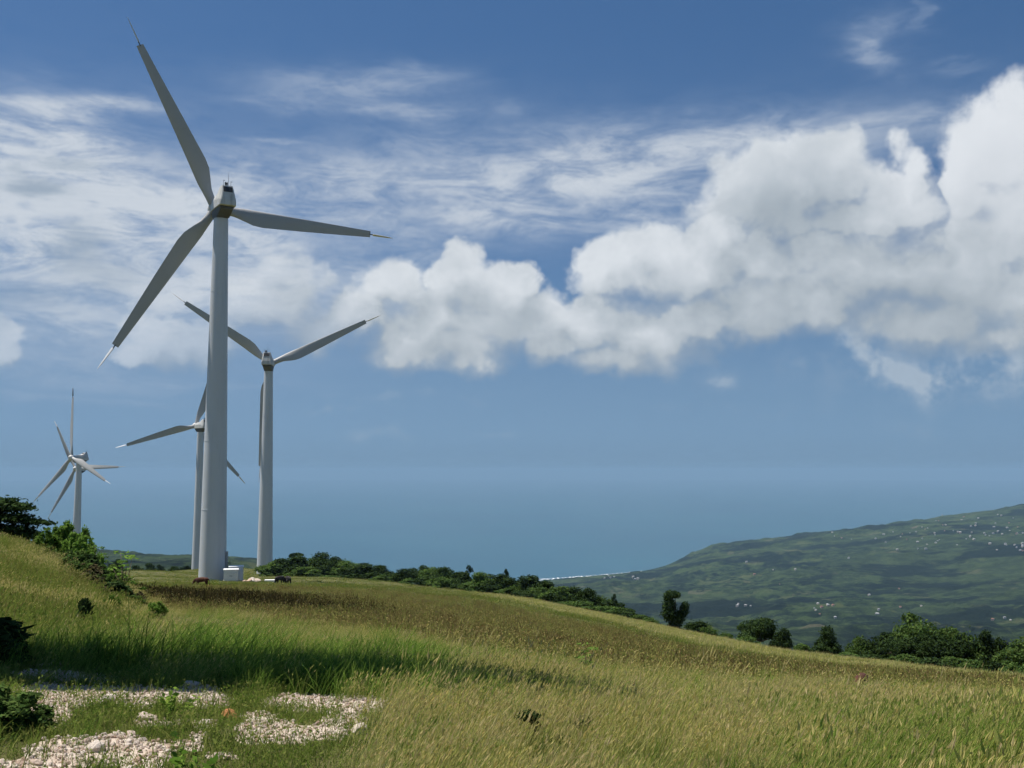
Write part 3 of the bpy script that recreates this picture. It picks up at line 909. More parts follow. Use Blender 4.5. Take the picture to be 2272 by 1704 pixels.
# ------------------------------------------------------------------ white cabinets, slab, rubble by the tower
def cabinet(px, D, w, d, h, label, rz):
    p = on_ground(px, D)
    root = empty('electrical_cabinet', p + Vector((0, 0, -.05)), rz)
    tag(root, label, 'electrical cabinet', 'white cabinets beside the tower')
    MB().box((0, 0, h / 2 + .1), (w, d, h)).build('body', M['white'], root, bevel=.03)
    MB().box((0, 0, .06), (w + .12, d + .12, .3)).build('plinth', M['concrete'], root)
    MB().box((0, 0, h + .14), (w + .14, d + .14, .08), None, (.96, .94)).build('lid', M['white'], root, bevel=.015)
    for s in (-1, 1):
        dr = MB().box((s * w * .24, -d / 2 - .012, h / 2 + .1), (w * .45, .03, h * .86)).build('door', M['white'], root, bevel=.008)
        MB().box((s * w * .06, -d / 2 - .04, h * .55), (.05, .05, .18)).build('handle', M['steel'], dr)
        lv = MB()
        for i in range(5):
            lv.box((s * w * .24, -d / 2 - .035, h * .72 + i * .05), (w * .3, .02, .022), (R(30), 0, 0))
        lv.build('louvre', M['white'], dr)
cabinet(511, D1 - 5.0, 1.75, 1.5, 1.42, 'lower white cabinet standing in front beside the big tower', R(14))
cabinet(522, D1 - 2.6, 1.75, 1.6, 1.80, 'taller white cabinet standing behind the lower one by the big tower', R(14))

def rock_mesh(name, seed, mat, sub=2, rough=.28, flat=.7):
    r = random.Random(seed)
    bm = bmesh.new()
    bmesh.ops.create_icosphere(bm, subdivisions=sub, radius=1)
    planes = [(Vector((r.gauss(0, 1), r.gauss(0, 1), r.gauss(0, 1))).normalized(), r.uniform(.55, .9)) for _ in range(9)]
    for v in bm.verts:
        for nrm, d in planes:
            k = v.co.dot(nrm) - d
            if k > 0:
                v.co -= nrm * k * .92
        v.co += Vector((r.uniform(-1, 1), r.uniform(-1, 1), r.uniform(-1, 1))) * rough * .12
        v.co.z *= flat
    me = bpy.data.meshes.new(name)
    bm.to_mesh(me); bm.free()
    me.materials.append(mat)
    return me
def mat_rock(name, stops, scale=3.0):
    m, n, out = material(name)
    tc = n.new('ShaderNodeTexCoord'); oi = n.new('ShaderNodeObjectInfo')
    v = n.vec('ADD', tc.outputs['Object'], n.vec('MULTIPLY', oi.outputs['Location'], (3, 3, 3)))
    f = n.math('ADD', n.math('MULTIPLY', n.noise(v, scale, 6, .7), .6), n.math('MULTIPLY', oi.outputs['Random'], .42))
    c = n.ramp(f, stops)
    principled(n, out, c, .95, .1, bump(n, n.noise(v, 9.0, 5, .7), .5, .05))
    return m
M['lime'] = mat_rock('limestone', [(.22, (.30, .195, .135)), (.38, (.47, .35, .27)), (.58, (.57, .48, .405)), (.85, (.66, .60, .54))])
M['orange'] = mat_rock('orange_stone', [(.3, (.38, .16, .06)), (.7, (.52, .25, .12))])
rocks = [rock_mesh('stone', 100 + i, M['lime'], 2, .3, .62 + .06 * (i % 4)) for i in range(8)]
p = on_ground(560, D1 - 9)
for i in range(9):
    a = random.uniform(0, 2 * PI); q = abs(random.gauss(0, .8))
    x, y = p.x + q * math.cos(a) * 1.1, p.y + q * math.sin(a) * .6
    o = link('boulder', rocks[i % 8])
    s = random.uniform(.28, .55)
    o.location = (x, y, gz(x, y) + s * .2 + max(0, .5 - q) * .7)
    o.scale = (s * 1.25, s, s)
    o.rotation_euler = (random.uniform(-.4, .4), random.uniform(-.4, .4), random.uniform(0, 6))
    tag(o, 'pale limestone boulder in the heap right of the white cabinets', 'boulder', 'boulders heaped beside the cabinets')
sl = on_ground(598, D1 - 8)
o = MB().box((0, 0, .12), (1.3, .8, .3)).build('concrete_slab', M['white'], None, bevel=.02)
o.location = sl; o.rotation_euler = (0, 0, R(8))
tag(o, 'flat white concrete slab lying in the grass right of the boulder heap', 'slab')

# ------------------------------------------------------------------ cattle
def mat_hide(name, a, b):
    m, n, out = material(name)
    tc = n.new('ShaderNodeTexCoord')
    principled(n, out, n.mix(n.remap(n.noise(tc.outputs['Object'], 2.2, 4, .6), .4, .65), a, b), .75, .2)
    return m
M['red_hide'] = mat_hide('brown_hide', (.075, .026, .014), (.048, .018, .011))
M['black_hide'] = mat_hide('black_hide', (.018, .016, .015), (.032, .026, .022))
def cow(loc, rz, hide, label, graze=True, scale=1.0):
    """One continuous skin: deep chest, narrowing belly, jointed legs; head to +X."""
    V = [(0, 0, 1.12, .26, .30), (-.45, 0, 1.16, .25, .26), (-.75, 0, 1.18, .20, .18), (.40, 0, 1.08, .27, .33), (.72, 0, 1.14, .20, .24)]
    E = [(0, 1), (1, 2), (0, 3), (3, 4)]
    if graze:
        V += [(1.02, 0, .92, .13, .17), (1.22, 0, .58, .11, .13), (1.36, 0, .34, .085, .095), (1.42, 0, .22, .075, .07)]
    else:
        V += [(1.00, 0, 1.36, .13, .17), (1.18, 0, 1.50, .12, .13), (1.42, 0, 1.38, .085, .095), (1.54, 0, 1.31, .075, .07)]
    E += [(4, 5), (5, 6), (6, 7), (7, 8)]
    for s in (-1, 1):                                 # front legs: knee (wrist) low
        b = len(V)
        V += [(.58, s * .17, .80, .10, .11), (.60, s * .17, .42, .065, .065), (.58, s * .17, .18, .045, .045), (.62, s * .17, .03, .06, .05)]
        E += [(3, b), (b, b + 1), (b + 1, b + 2), (b + 2, b + 3)]
    for s in (-1, 1):                                 # hind legs: knee high and forward, hock backward
        b = len(V)
        V += [(-.58, s * .17, .82, .13, .14), (-.52, s * .18, .62, .10, .10), (-.74, s * .18, .42, .06, .06), (-.70, s * .18, .18, .045, .045), (-.66, s * .18, .03, .06, .05)]
        E += [(1, b), (b, b + 1), (b + 1, b + 2), (b + 2, b + 3), (b + 3, b + 4)]
    b = len(V)
    V += [(-.92, 0, 1.10, .035, .035), (-.96, 0, .75, .022, .022), (-.95, 0, .50, .04, .04)]
    E += [(2, b), (b, b + 1), (b + 1, b + 2)]
    for s in (-1, 1):                                 # ears
        b = len(V)
        h = V[6]
        V += [(h[0] - .02, s * .24, h[2] + .07, .03, .05)]
        E += [(6, b)]
    bm = bmesh.new()
    lay = bm.verts.layers.skin.verify()
    vs = [bm.verts.new(q[:3]) for q in V]
    for i, j in E: bm.edges.new((vs[i], vs[j]))
    for i, q in enumerate(V):
        vs[i][lay].radius = (q[3], q[4])
    vs[0][lay].use_root = True
    me = bpy.data.meshes.new('body')
    bm.to_mesh(me); bm.free()
    me.materials.append(hide)
    root = empty('cow', loc, rz)
    root.scale = (scale,) * 3
    tag(root, label, 'cow')
    body = link('body', me, parent=root)
    sk = body.modifiers.new('skin', 'SKIN'); sk.use_smooth_shade = True
    sb = body.modifiers.new('subd', 'SUBSURF'); sb.levels = 1; sb.render_levels = 1
    h = V[6]
    for s in (-1, 1):
        MB().tube([(h[0] - .05, s * .09, h[2] + .10), (h[0] - .03, s * .19, h[2] + .18), (h[0] + .02, s * .21, h[2] + .26)], [.03, .022, .008], 6).build('horn', M['concrete'], root, smooth=True)
    return root
c = on_ground(447, 90); cow(c - Vector((0, 0, .22)), R(172), M['red_hide'], 'brown cow grazing side-on in the field left of the big tower foot', scale=.68)
c = on_ground(619, 112); c2 = on_ground(638, 113)
cow(c - Vector((0, 0, .25)), R(62), M['black_hide'], 'black cow nearer the white slab, one of two grazing right of it', scale=.8)
cow(c2 - Vector((0, 0, .25)), R(118), M['black_hide'], 'black cow farther from the slab, grazing beside another black cow', scale=.8)
# ================================================================== trees and bushes
def leaf_cloud(clumps, n, size, seed, droop=.0, shell=.55, stretch=1.7):
    """n leaf cards spread through the clumps: (cx, cy, cz, rx, ry, rz)."""
    r = np.random.default_rng(seed)
    c = np.array(clumps, float)
    vol = (c[:, 3] * c[:, 4] * c[:, 5]) ** .72
    k = r.choice(len(c), n, p=vol / vol.sum())
    d = r.normal(size=(n, 3)); d /= np.linalg.norm(d, axis=1)[:, None]
    rad = shell + (1 - shell) * r.random(n) ** .7
    rad *= 1 + .16 * r.normal(size=n)
    P = c[k, :3] + d * rad[:, None] * c[k, 3:]
    nrm = d + r.normal(size=(n, 3)) * .75 + np.array([0, 0, .35])
    nrm /= np.linalg.norm(nrm, axis=1)[:, None]
    t = np.cross(nrm, r.normal(size=(n, 3))); t /= np.linalg.norm(t, axis=1)[:, None]
    t[:, 2] -= droop; t /= np.linalg.norm(t, axis=1)[:, None]
    b = np.cross(nrm, t)
    s = size * (.6 + .8 * r.random(n))[:, None]
    v = np.stack([P - t * s * stretch * .5, P + b * s * .42 + nrm * s * .10, P + t * s * stretch * .5, P - b * s * .42 + nrm * s * .10], axis=1).reshape(-1, 3)
    f = np.arange(n * 4).reshape(n, 4)
    return v, f
def limbs(mb, root, tips, r0, seed, fork=.45):
    rr = random.Random(seed)
    root = Vector(root)
    top = sum((Vector(t) for t in tips), Vector()) / len(tips)
    mid = root.lerp(top, fork)
    mb.tube([root - Vector((0, 0, r0)), root.lerp(mid, .5) + Vector((rr.uniform(-1, 1), rr.uniform(-1, 1), 0)) * r0 * .6, mid], [r0 * 1.25, r0 * .95, r0 * .8], 8)
    for t in tips:
        t = Vector(t)
        m2 = mid.lerp(t, .5) + Vector((rr.uniform(-1, 1), rr.uniform(-1, 1), rr.uniform(-.3, .8))) * r0 * 1.2
        mb.tube([mid, m2, t], [r0 * .55, r0 * .36, r0 * .12], 6)
tree_protos = {}
def tree_proto(key, clumps, n, size, leaf, seed, r0=.035, base=(0, 0, 0), crown='crown', trunk='trunk', **kw):
    v, f = leaf_cloud(clumps, n, size, seed, **kw)
    cm = mesh_from(crown, v, f, leaf)
    mb = MB()
    limbs(mb, base, [(c[0], c[1], c[2]) for c in clumps], r0, seed)
    bmesh.ops.recalc_face_normals(mb.bm, faces=mb.bm.faces)
    tm = bpy.data.meshes.new(trunk); mb.bm.to_mesh(tm); mb.bm.free(); tm.materials.append(M['bark'])
    tm.polygons.foreach_set('use_smooth', np.ones(len(tm.polygons), dtype=bool))
    tree_protos[key] = (cm, tm, crown, trunk)
def plant(key, name, loc, sx, sz, rz, label, cat, group=None, sy=None):
    cm, tm, cn, tn = tree_protos[key]
    root = empty(name, loc, rz)
    root.scale = (sx, sy or sx, sz)
    tag(root, label, cat, group)
    link(cn, cm, parent=root)
    link(tn, tm, parent=root)
    return root
def dome(r, n, w, h0, h1, flat=1.0, lean=0.0):
    """Clumps that fill a dome of half width w from h0 to h1 (unit tree height 1)."""
    out = []
    for i in range(n):
        a = r.uniform(0, 2 * PI); q = w * math.sqrt(r.random())
        z = h0 + (h1 - h0) * (1 - (q / w) ** 2 * r.uniform(.4, .95)) * r.uniform(.35, 1)
        s = r.uniform(.11, .20)
        out.append((q * math.cos(a) + lean * z, q * math.sin(a), min(z, 1 - s * .8 * flat), s * 1.2, s * 1.2, s * flat))
    out.append((lean * .6, 0, (h0 + h1) * .48, w * .62, w * .62, (h1 - h0) * .42))
    return out
rr = random.Random(3)
HEDGE = []
for i in range(6):
    cl = dome(rr, 11, .42 + .06 * (i % 3), .12, .98, .95, lean=.06 * (i % 2))
    tree_proto(f'hedge{i}', cl, 4200, .044, M['leaf_dark'] if i % 3 else M['leaf_mid'], 40 + i, .03)
    HEDGE.append(f'hedge{i}')
for i in range(3):
    cl = dome(rr, 9, .5, .02, .92, .9)
    tree_proto(f'bush{i}', cl, 2800, .058, M['leaf_mid'] if i != 1 else M['leaf_dark'], 60 + i, .02, crown='foliage', trunk='stem')
# broad spreading trees at the right
for i in range(3):
    cl = dome(rr, 15, .78, .30, .98, .62)
    tree_proto(f'broad{i}', cl, 7500, .040, M['leaf_dark'] if i != 1 else M['leaf_mid'], 70 + i, .04)
# flag tree: the wind has bent all of its crown to one side
tree_proto('flag', [(.20, 0, .90, .18, .10, .07), (.38, 0, .93, .20, .10, .06), (.55, 0, .90, .14, .08, .05), (.08, 0, .84, .12, .09, .06)], 800, .045, M['leaf_dark'], 81, .022)
tree_proto('gnarl', [(.10, 0, .90, .16, .12, .10), (.24, .05, .80, .15, .12, .09), (.0, 0, .66, .18, .14, .12), (-.14, .05, .52, .20, .15, .12), (.10, 0, .42, .22, .2, .14), (0, 0, .2, .26, .24, .18)], 1500, .05, M['leaf_dark'], 82, .03)
# upright tree with two leaders
tree_proto('fork', [(-.12, 0, .62, .17, .16, .20), (-.15, 0, .82, .13, .13, .16), (-.06, 0, .90, .15, .14, .09), (.05, 0, .88, .12, .12, .08), (-.12, 0, .42, .20, .18, .18), (.05, 0, .30, .20, .18, .16), (.17, 0, .42, .15, .15, .15), (.25, 0, .56, .12, .13, .11), (.28, 0, .63, .10, .11, .08), (0, 0, .16, .18, .16, .12)],
           5200, .034, M['leaf_dark'], 83, .035)
# leaning tree with level sprays at the left edge of the frame
tree_proto('spray', [(-.1, 0, .88, .30, .25, .10), (.18, 0, .80, .22, .2, .08), (-.3, 0, .70, .3, .3, .14), (.12, 0, .62, .26, .22, .10), (.36, 0, .55, .22, .16, .06), (.56, .0, .53, .12, .10, .035), (.12, 0, .42, .3, .22, .10), (.32, 0, .33, .2, .18, .07), (-.2, 0, .4, .34, .3, .14), (.1, 0, .22, .26, .2, .10), (-.35, 0, .2, .3, .3, .16)],
           7500, .036, M['leaf_dark'], 84, .03, droop=.1, shell=.35)
# bright bush with whippy shoots
sh = [(.0, 0, .40, .34, .30, .30), (.26, .05, .36, .28, .26, .26), (-.28, 0, .36, .28, .24, .26), (.1, -.1, .18, .5, .4, .2)]
for i in range(26):
    a = rr.uniform(-.5, .5); hh = rr.uniform(.6, .99) - abs(a) * .4
    sh += [(a + .05, rr.uniform(-.25, .25), hh - .06, .05, .05, .09), (a + .02, rr.uniform(-.25, .25), hh - .18, .08, .08, .10), (a, rr.uniform(-.25, .25), hh - .32, .11, .11, .12)]
tree_proto('bright', sh, 9000, .046, M['leaf_bright'], 85, .018, crown='foliage', trunk='stem', stretch=2.4, shell=.3)
sh = []
for i in range(22):
    a = rr.uniform(-.5, .5); hh = rr.uniform(.3, .98) - abs(a) * .5
    sh += [(a, rr.uniform(-.3, .3), max(.1, hh - .1), .09, .09, .12), (a * .8, rr.uniform(-.3, .3), max(.08, hh - .3), .12, .12, .14)]
tree_proto('scrub', sh, 5600, .048, M['leaf_mid'], 86, .012, crown='foliage', trunk='stem', stretch=2.0)
tree_proto('dryscrub', sh, 2800, .06, M['leaf_dry'], 87, .012, crown='foliage', trunk='stem', stretch=2.2)
tree_proto('shade', [(0, 0, .55, .18, .18, .3), (.08, 0, .8, .14, .14, .16), (-.08, 0, .32, .2, .2, .2), (.18, 0, .35, .14, .14, .14), (.05, 0, .15, .22, .2, .12)], 2200, .075, M['leaf_dark'], 88, .02, crown='foliage', trunk='stem', droop=.5, stretch=2.2)
sap = [(rr.uniform(-.07, .07) + (.10 if i % 2 else -.06) * (1 - i / 14), rr.uniform(-.08, .08), .25 + i * .052, .055, .055, .03) for i in range(14)]
tree_proto('sapling', sap, 260, .022, M['leaf_bright'], 89, .010, crown='leaves', trunk='stem', stretch=2.6, droop=.3)

def put(key, name, px, D, top_py, width_px, label, cat, group=None, rz=None, unit_w=1.0, sink=.05):
    """Plant a proto so that it is width_px wide and reaches up to the pixel row top_py."""
    g = on_ground(px, D)
    top = EYE + D * pix_tan(px, top_py)
    h = max(.25, top - g.z + sink)
    w = width_px / FOC * D / unit_w
    return plant(key, name, g - Vector((0, 0, sink)), w, h, rr.uniform(0, 6.28) if rz is None else rz, label, cat, group)

# --- the row of trees along the far edge of the field, from the second turbine to the lone forked tree
def edge_D(px):
    return float(np.interp(px, [600, 800, 1000, 1200, 1400, 1600, 1800, 2050, 2272], [186, 172, 146, 128, 108, 96, 82, 72, 68]))
G1 = 'trees in the dark row along the far edge of the field'
TOPS = [(606, 1249), (630, 1247), (655, 1240), (690, 1240), (712, 1237), (735, 1245), (768, 1248), (800, 1258), (838, 1262), (872, 1277), (905, 1272), (935, 1264), (962, 1262), (990, 1266), (1016, 1277), (1068, 1272), (1095, 1284), (1125, 1281), (1150, 1292), (1178, 1283), (1205, 1296), (1232, 1305), (1262, 1312), (1294, 1313), (1330, 1328), (1356, 1340)]
def place_text(px):
    for lim, t in ((680, 'just right of the second turbine tower'), (790, 'on the tallest stretch of the row'), (900, 'where the row dips'), (1010, 'in the middle of the row'),
                   (1130, 'next to the wind-bent tree'), (1240, 'where the row meets the coast line'), (1500, 'at the low right end of the row')):
        if px < lim: return t
for i, (px, top) in enumerate(TOPS):
    D = edge_D(px) + rr.uniform(-4, 6)
    w = rr.uniform(62, 84)
    kind = HEDGE[i % 6]
    shade_t = 'dark bushy tree' if (i % 6) % 3 else 'mid-green bushy tree'
    put(kind, 'tree', px, D, top - 9, w, f'{shade_t} {place_text(px)}', 'tree', G1)
G2 = 'undergrowth bushes at the foot of the tree row'
for i, px in enumerate(np.linspace(610, 1440, 34)):
    px = px + rr.uniform(-9, 9)
    D = edge_D(px) - rr.uniform(2, 9)
    base = float(np.interp(px, [600, 800, 1000, 1200, 1400, 1460], [1286, 1298, 1312, 1338, 1376, 1386]))
    put(f'bush{i % 3}', 'bush', px, D, base - rr.uniform(20, 38) * (1 if px < 1250 else .7), rr.uniform(44, 70), ('green' if i % 3 != 1 else 'dark') + f' bush at the foot of the trees {place_text(px)}', 'bush', G2)
put('flag', 'wind_bent_tree', 640, 188, 1226, 46, 'wind-bent flag-shaped tree rising above the row beside the second turbine', 'tree', rz=0)
put('gnarl', 'gnarled_tree', 1036, 146, 1254, 34, 'gnarled tree leaning right, highest at the middle of the tree row', 'tree', rz=0)
put('gnarl', 'gnarled_tree', 1120, 138, 1262, 26, 'thin gnarled tree standing up right of the leaning one', 'tree', rz=.5)
put('gnarl', 'gnarled_tree', 1366, 112, 1318, 24, 'sparse gnarled tree near the right end of the tree row', 'tree', rz=2.6)
put('fork', 'forked_tree', 1496, 98, 1309, 68, 'lone upright dark tree with two leaders in front of the valley', 'tree', rz=0, unit_w=.80)
for px, top, w, lab in ((1395, 1350, 46, 'low bush left of the lone forked tree'), (1432, 1362, 46, 'small bush close left of the lone forked tree'), (1540, 1372, 60, 'low green bush close right of the lone forked tree'), (1575, 1384, 50, 'second low bush right of the lone forked tree'), (1605, 1398, 44, 'small bush left of the round dark tree')):
    put(f'bush{px % 3}', 'bush', px, edge_D(px) + 2, top, w, lab, 'bush')
put('broad0', 'spreading_tree', 1682, 92, 1366, 118, 'round dark spreading tree standing alone beyond the field', 'tree', unit_w=1.6)
put('hedge2', 'tree', 1735, 90, 1392, 46, 'small tree leaning against the round dark spreading tree', 'tree')
put('bush0', 'bush', 1650, 86, 1408, 56, 'low bush under the round dark spreading tree', 'bush')
put('bush2', 'bush', 1775, 84, 1425, 44, 'tiny bush between the two lone trees', 'bush')
put('hedge4', 'tree', 1836, 82, 1390, 66, 'small lone tree between the round tree and the grove', 'tree', unit_w=1.05)
put('bush1', 'bush', 1812, 80, 1424, 44, 'bush at the foot of the small lone tree', 'bush')
GROVE = [('hedge0', 1905, 78, 1404, 62, 'pale leafed tree at the left end of the grove', 1.0), ('hedge1', 1955, 78, 1402, 74, 'dark tree second from the left in the grove', 1.0), ('broad1', 2032, 82, 1363, 150, 'tallest broad tree of the grove at right', 1.6),
         ('broad0', 2000, 74, 1412, 110, 'low spreading tree in front of the tallest grove tree', 1.6), ('broad2', 2078, 72, 1404, 140, 'wide dark tree right of the tallest grove tree', 1.6), ('hedge3', 2150, 74, 1392, 78, 'upright dark tree right of the wide grove tree', 1.0),
         ('hedge5', 2192, 75, 1396, 70, 'dark tree at the right end of the grove before the gap', 1.0), ('hedge0', 2252, 70, 1408, 84, 'tree cut by the right edge of the frame', 1.0), ('broad1', 2330, 72, 1390, 150, 'broad tree just beyond the right edge of the frame', 1.6),
         ('hedge2', 2440, 70, 1400, 100, 'tree outside the frame right of the grove', 1.0)]
for key, px, D, top, w, lab, uw in GROVE:
    put(key, 'tree', px, D, top, w, lab, 'tree', 'trees of the grove at right', unit_w=uw)
for i, px in enumerate((1880, 1925, 1970, 2015, 2060, 2110, 2150, 2195, 2240, 2285, 2350, 2420)):
    put(f'bush{i % 3}', 'bush', px, edge_D(px) - 4 + (i % 3), float(np.interp(px, [1880, 2272, 2420], [1448, 1470, 1480])) - rr.uniform(0, 12), rr.uniform(48, 74),
        ['green', 'dark', 'pale green'][i % 3] + ' bush along the foot of the grove ' + ('at its left part' if px < 1990 else 'below the broad trees' if px < 2120 else 'at its right part'), 'bush', 'bushes along the foot of the grove')

# --- on the bank at the left
put('spray', 'leaning_tree', 5, 36, 1100, 150, 'dark tree with level sprays cut by the left edge, on top of the bank', 'tree', rz=0, unit_w=1.0)
put('spray', 'leaning_tree', -190, 40, 1080, 240, 'dark tree outside the left edge on top of the bank', 'tree', rz=.4, unit_w=1.0)
put('shade', 'bush', 80, 34, 1178, 34, 'small dark bush between the leaning tree and the bright bush', 'bush', unit_w=.6)
put('bright', 'bright_bush', 135, 28.5, 1150, 100, 'bright green leafy bush with upright shoots on the bank, left clump', 'bush', rz=0, unit_w=1.05)
put('bright', 'bright_bush', 170, 27.5, 1174, 78, 'bright green leafy bush, right clump in front of the far turbine tower', 'bush', rz=2.4, unit_w=1.05)
put('scrub', 'scrub_bush', 108, 27, 1205, 70, 'green scrub at the left foot of the bright bush', 'bush', unit_w=1.0)
put('scrub', 'scrub_bush', 176, 25.5, 1222, 80, 'olive scrub below the bright bush on the bank', 'bush', unit_w=.8)
put('scrub', 'scrub_bush', 216, 26, 1244, 70, 'dark scrub right of the bright bush, on the end of the bank', 'bush', unit_w=.75)
put('bright', 'bright_bush', 208, 26.5, 1222, 58, 'third smaller bright bush spilling down the bank to the right', 'bush', rz=1.2, unit_w=1.05)
put('dryscrub', 'dry_scrub', 195, 24, 1258, 86, 'brown dry scrub on the slope below the bright bush', 'bush', unit_w=1.0)
put('shade', 'bush', 228, 25, 1262, 62, 'dark leafy bush at the end of the bank', 'bush', unit_w=.6)
put('scrub', 'scrub_bush', 258, 23.5, 1280, 66, 'low scrub at the foot of the bank beside the field', 'bush', unit_w=1.0)
put('dryscrub', 'dry_scrub', 290, 23, 1304, 60, 'brown dry twiggy scrub where the bank meets the dark field', 'bush', unit_w=1.0)
put('bright', 'bright_bush', 250, 18.5, 1316, 40, 'small yellow green sprig in front of the scrub', 'bush', unit_w=1.05)
put('shade', 'shrub', 188, 13.4, 1326, 46, 'dark narrow shrub standing in the pale grass of the slope', 'shrub', unit_w=.6)
put('bright', 'bright_bush', 345, 20.5, 1332, 54, 'low fresh green shrub at the edge of the dark field', 'bush', unit_w=1.05)
for px, D, top, w, key, lab in ((150, 26.5, 1212, 60, 'scrub', 'olive scrub right under the bright bush clumps'), (196, 26, 1228, 56, 'shade', 'dark bush behind the dry scrub on the bank'), (212, 24.5, 1268, 70, 'scrub', 'dark green scrub in the middle of the bank slope'),
                                (240, 24, 1274, 62, 'scrub', 'green scrub low on the bank end'), (262, 23, 1290, 60, 'shade', 'low dark bush at the very foot of the bank'), (176, 25, 1244, 66, 'dryscrub', 'grey brown dry scrub under the olive scrub'),
                                (150, 25, 1240, 60, 'scrub', 'spreading green scrub on the crest of the bank'), (228, 22.5, 1296, 70, 'dryscrub', 'brownish scrub below the dark leafy bush'), (280, 22.5, 1316, 56, 'scrub', 'last low scrub beside the dark weeds'), (305, 23, 1316, 50, 'dryscrub', 'thin dry scrub reaching into the dark weeds')):
    put(key, 'scrub_bush', px, D, top, w, lab, 'bush', unit_w=.5 if key == 'shade' else .75)
for px, D, top, w, lab in ((330, 300, 1248, 26, 'tiny far tree on the meadow edge left of the big tower'), (352, 310, 1252, 18, 'very small far tree beside another on the meadow edge'), (255, 280, 1240, 30, 'far dark tree just right of the bank'), (300, 300, 1254, 30, 'far low tree between the bank and the big tower'),
                           (385, 320, 1256, 24, 'small far tree close left of the half hidden turbine'), (410, 320, 1255, 22, 'small far bush at the foot of the half hidden turbine')):
    put('hedge1', 'tree', px, D, top, w, lab, 'tree', 'far trees on the meadow edge')
put('sapling', 'sapling', 214, 27, 1204, 44, 'thin sapling with bare top behind the scrub on the bank', 'sapling', unit_w=.3)
put('sapling', 'sapling', 271, 24.5, 1218, 74, 'slender pale sapling standing in the dip right of the bank', 'sapling', unit_w=.3)
put('scrub', 'scrub_bush', 45, 22, 1262, 44, 'small green scrub halfway up the grassy bank', 'bush', unit_w=1.0)
put('sapling', 'sapling', 1302, 13.5, 1425, 90, 'young green sapling standing in the blond grass of the field', 'sapling', unit_w=.42, rz=.3)
put('sapling', 'sapling', 1128, 13, 1470, 60, 'small faint sapling left of the young green one', 'sapling', unit_w=.42, rz=1.3)
put('shade', 'bush', -6, 9.3, 1372, 165, 'dark leafy clump for tall grass in shade, cut by the left edge behind the shaded verge', 'bush', unit_w=.6)  # tall grass in shade, its darkness put into the leaf colour
put('scrub', 'scrub_bush', 0, 6.3, 1506, 205, 'leafy weed clump cut by the left edge in front of the track', 'bush', unit_w=1.0)
# unseen tree added outside the frame, its limb shaped to shade the verge
v0 = Vector((-9.0, 8.9, gz(-9.0, 8.9)))
tree_proto('shade_caster', [(1.2, -.3, .93, .9, .9, .05), (2.3, -.25, .94, .9, .8, .05), (3.4, 0, .945, .9, .72, .045), (4.5, .2, .95, .85, .62, .045), (5.5, .35, .955, .75, .52, .04), (6.3, .5, .96, .6, .36, .03), (.1, -.3, .86, .9, .7, .07), (-.6, -.2, .78, .8, .6, .07)],
           16000, .17, M['leaf_dark'], 90, .10, shell=.2)
plant('shade_caster', 'leaning_tree', v0, 1.0, 9.0, 0, 'unseen leaning tree added outside the left edge to shade the verge', 'tree')

# umbel weeds in the near grass
for px, D, top, w, lab in ((1172, 5.9, 1576, 50, 'dark seeding weed head on a bare stem in the near grass'), (1292, 6.2, 1592, 46, 'dusky weed head sunk in the near grass'), (1252, 5.8, 1632, 34, 'small dusky weed head left of a larger one in the near grass')):
    g = on_ground(px, D)
    top_z = EYE + D * pix_tan(px, top)
    root = empty('weed', g)
    tag(root, lab, 'weed')
    hgt = top_z - g.z
    ww = w / FOC * D
    MB().tube([(.06, 0, -.05), (.04, 0, hgt * .5), (0, 0, hgt - ww * .3)], [.006, .005, .003], 6).build('stem', M['bark'], root)
    cl = [(0, 0, hgt - ww * .25, ww * .5, ww * .4, ww * .22), (ww * .3, 0, hgt - ww * .6, ww * .22, ww * .2, ww * .15)]
    v, f = leaf_cloud(cl, 900, .011, int(px), shell=.1, stretch=2.4)
    link('seed_head', mesh_from('seed_head', v, f, M['leaf_dark']), parent=root)

# a red-brown calf almost hidden by the tall grass at the right
c = on_ground(1906, 15.5)
cow(c + Vector((0, 0, -.25)), R(62), M['red_hide'], 'red-brown calf lying almost hidden in the tall field grass at right', scale=.36)

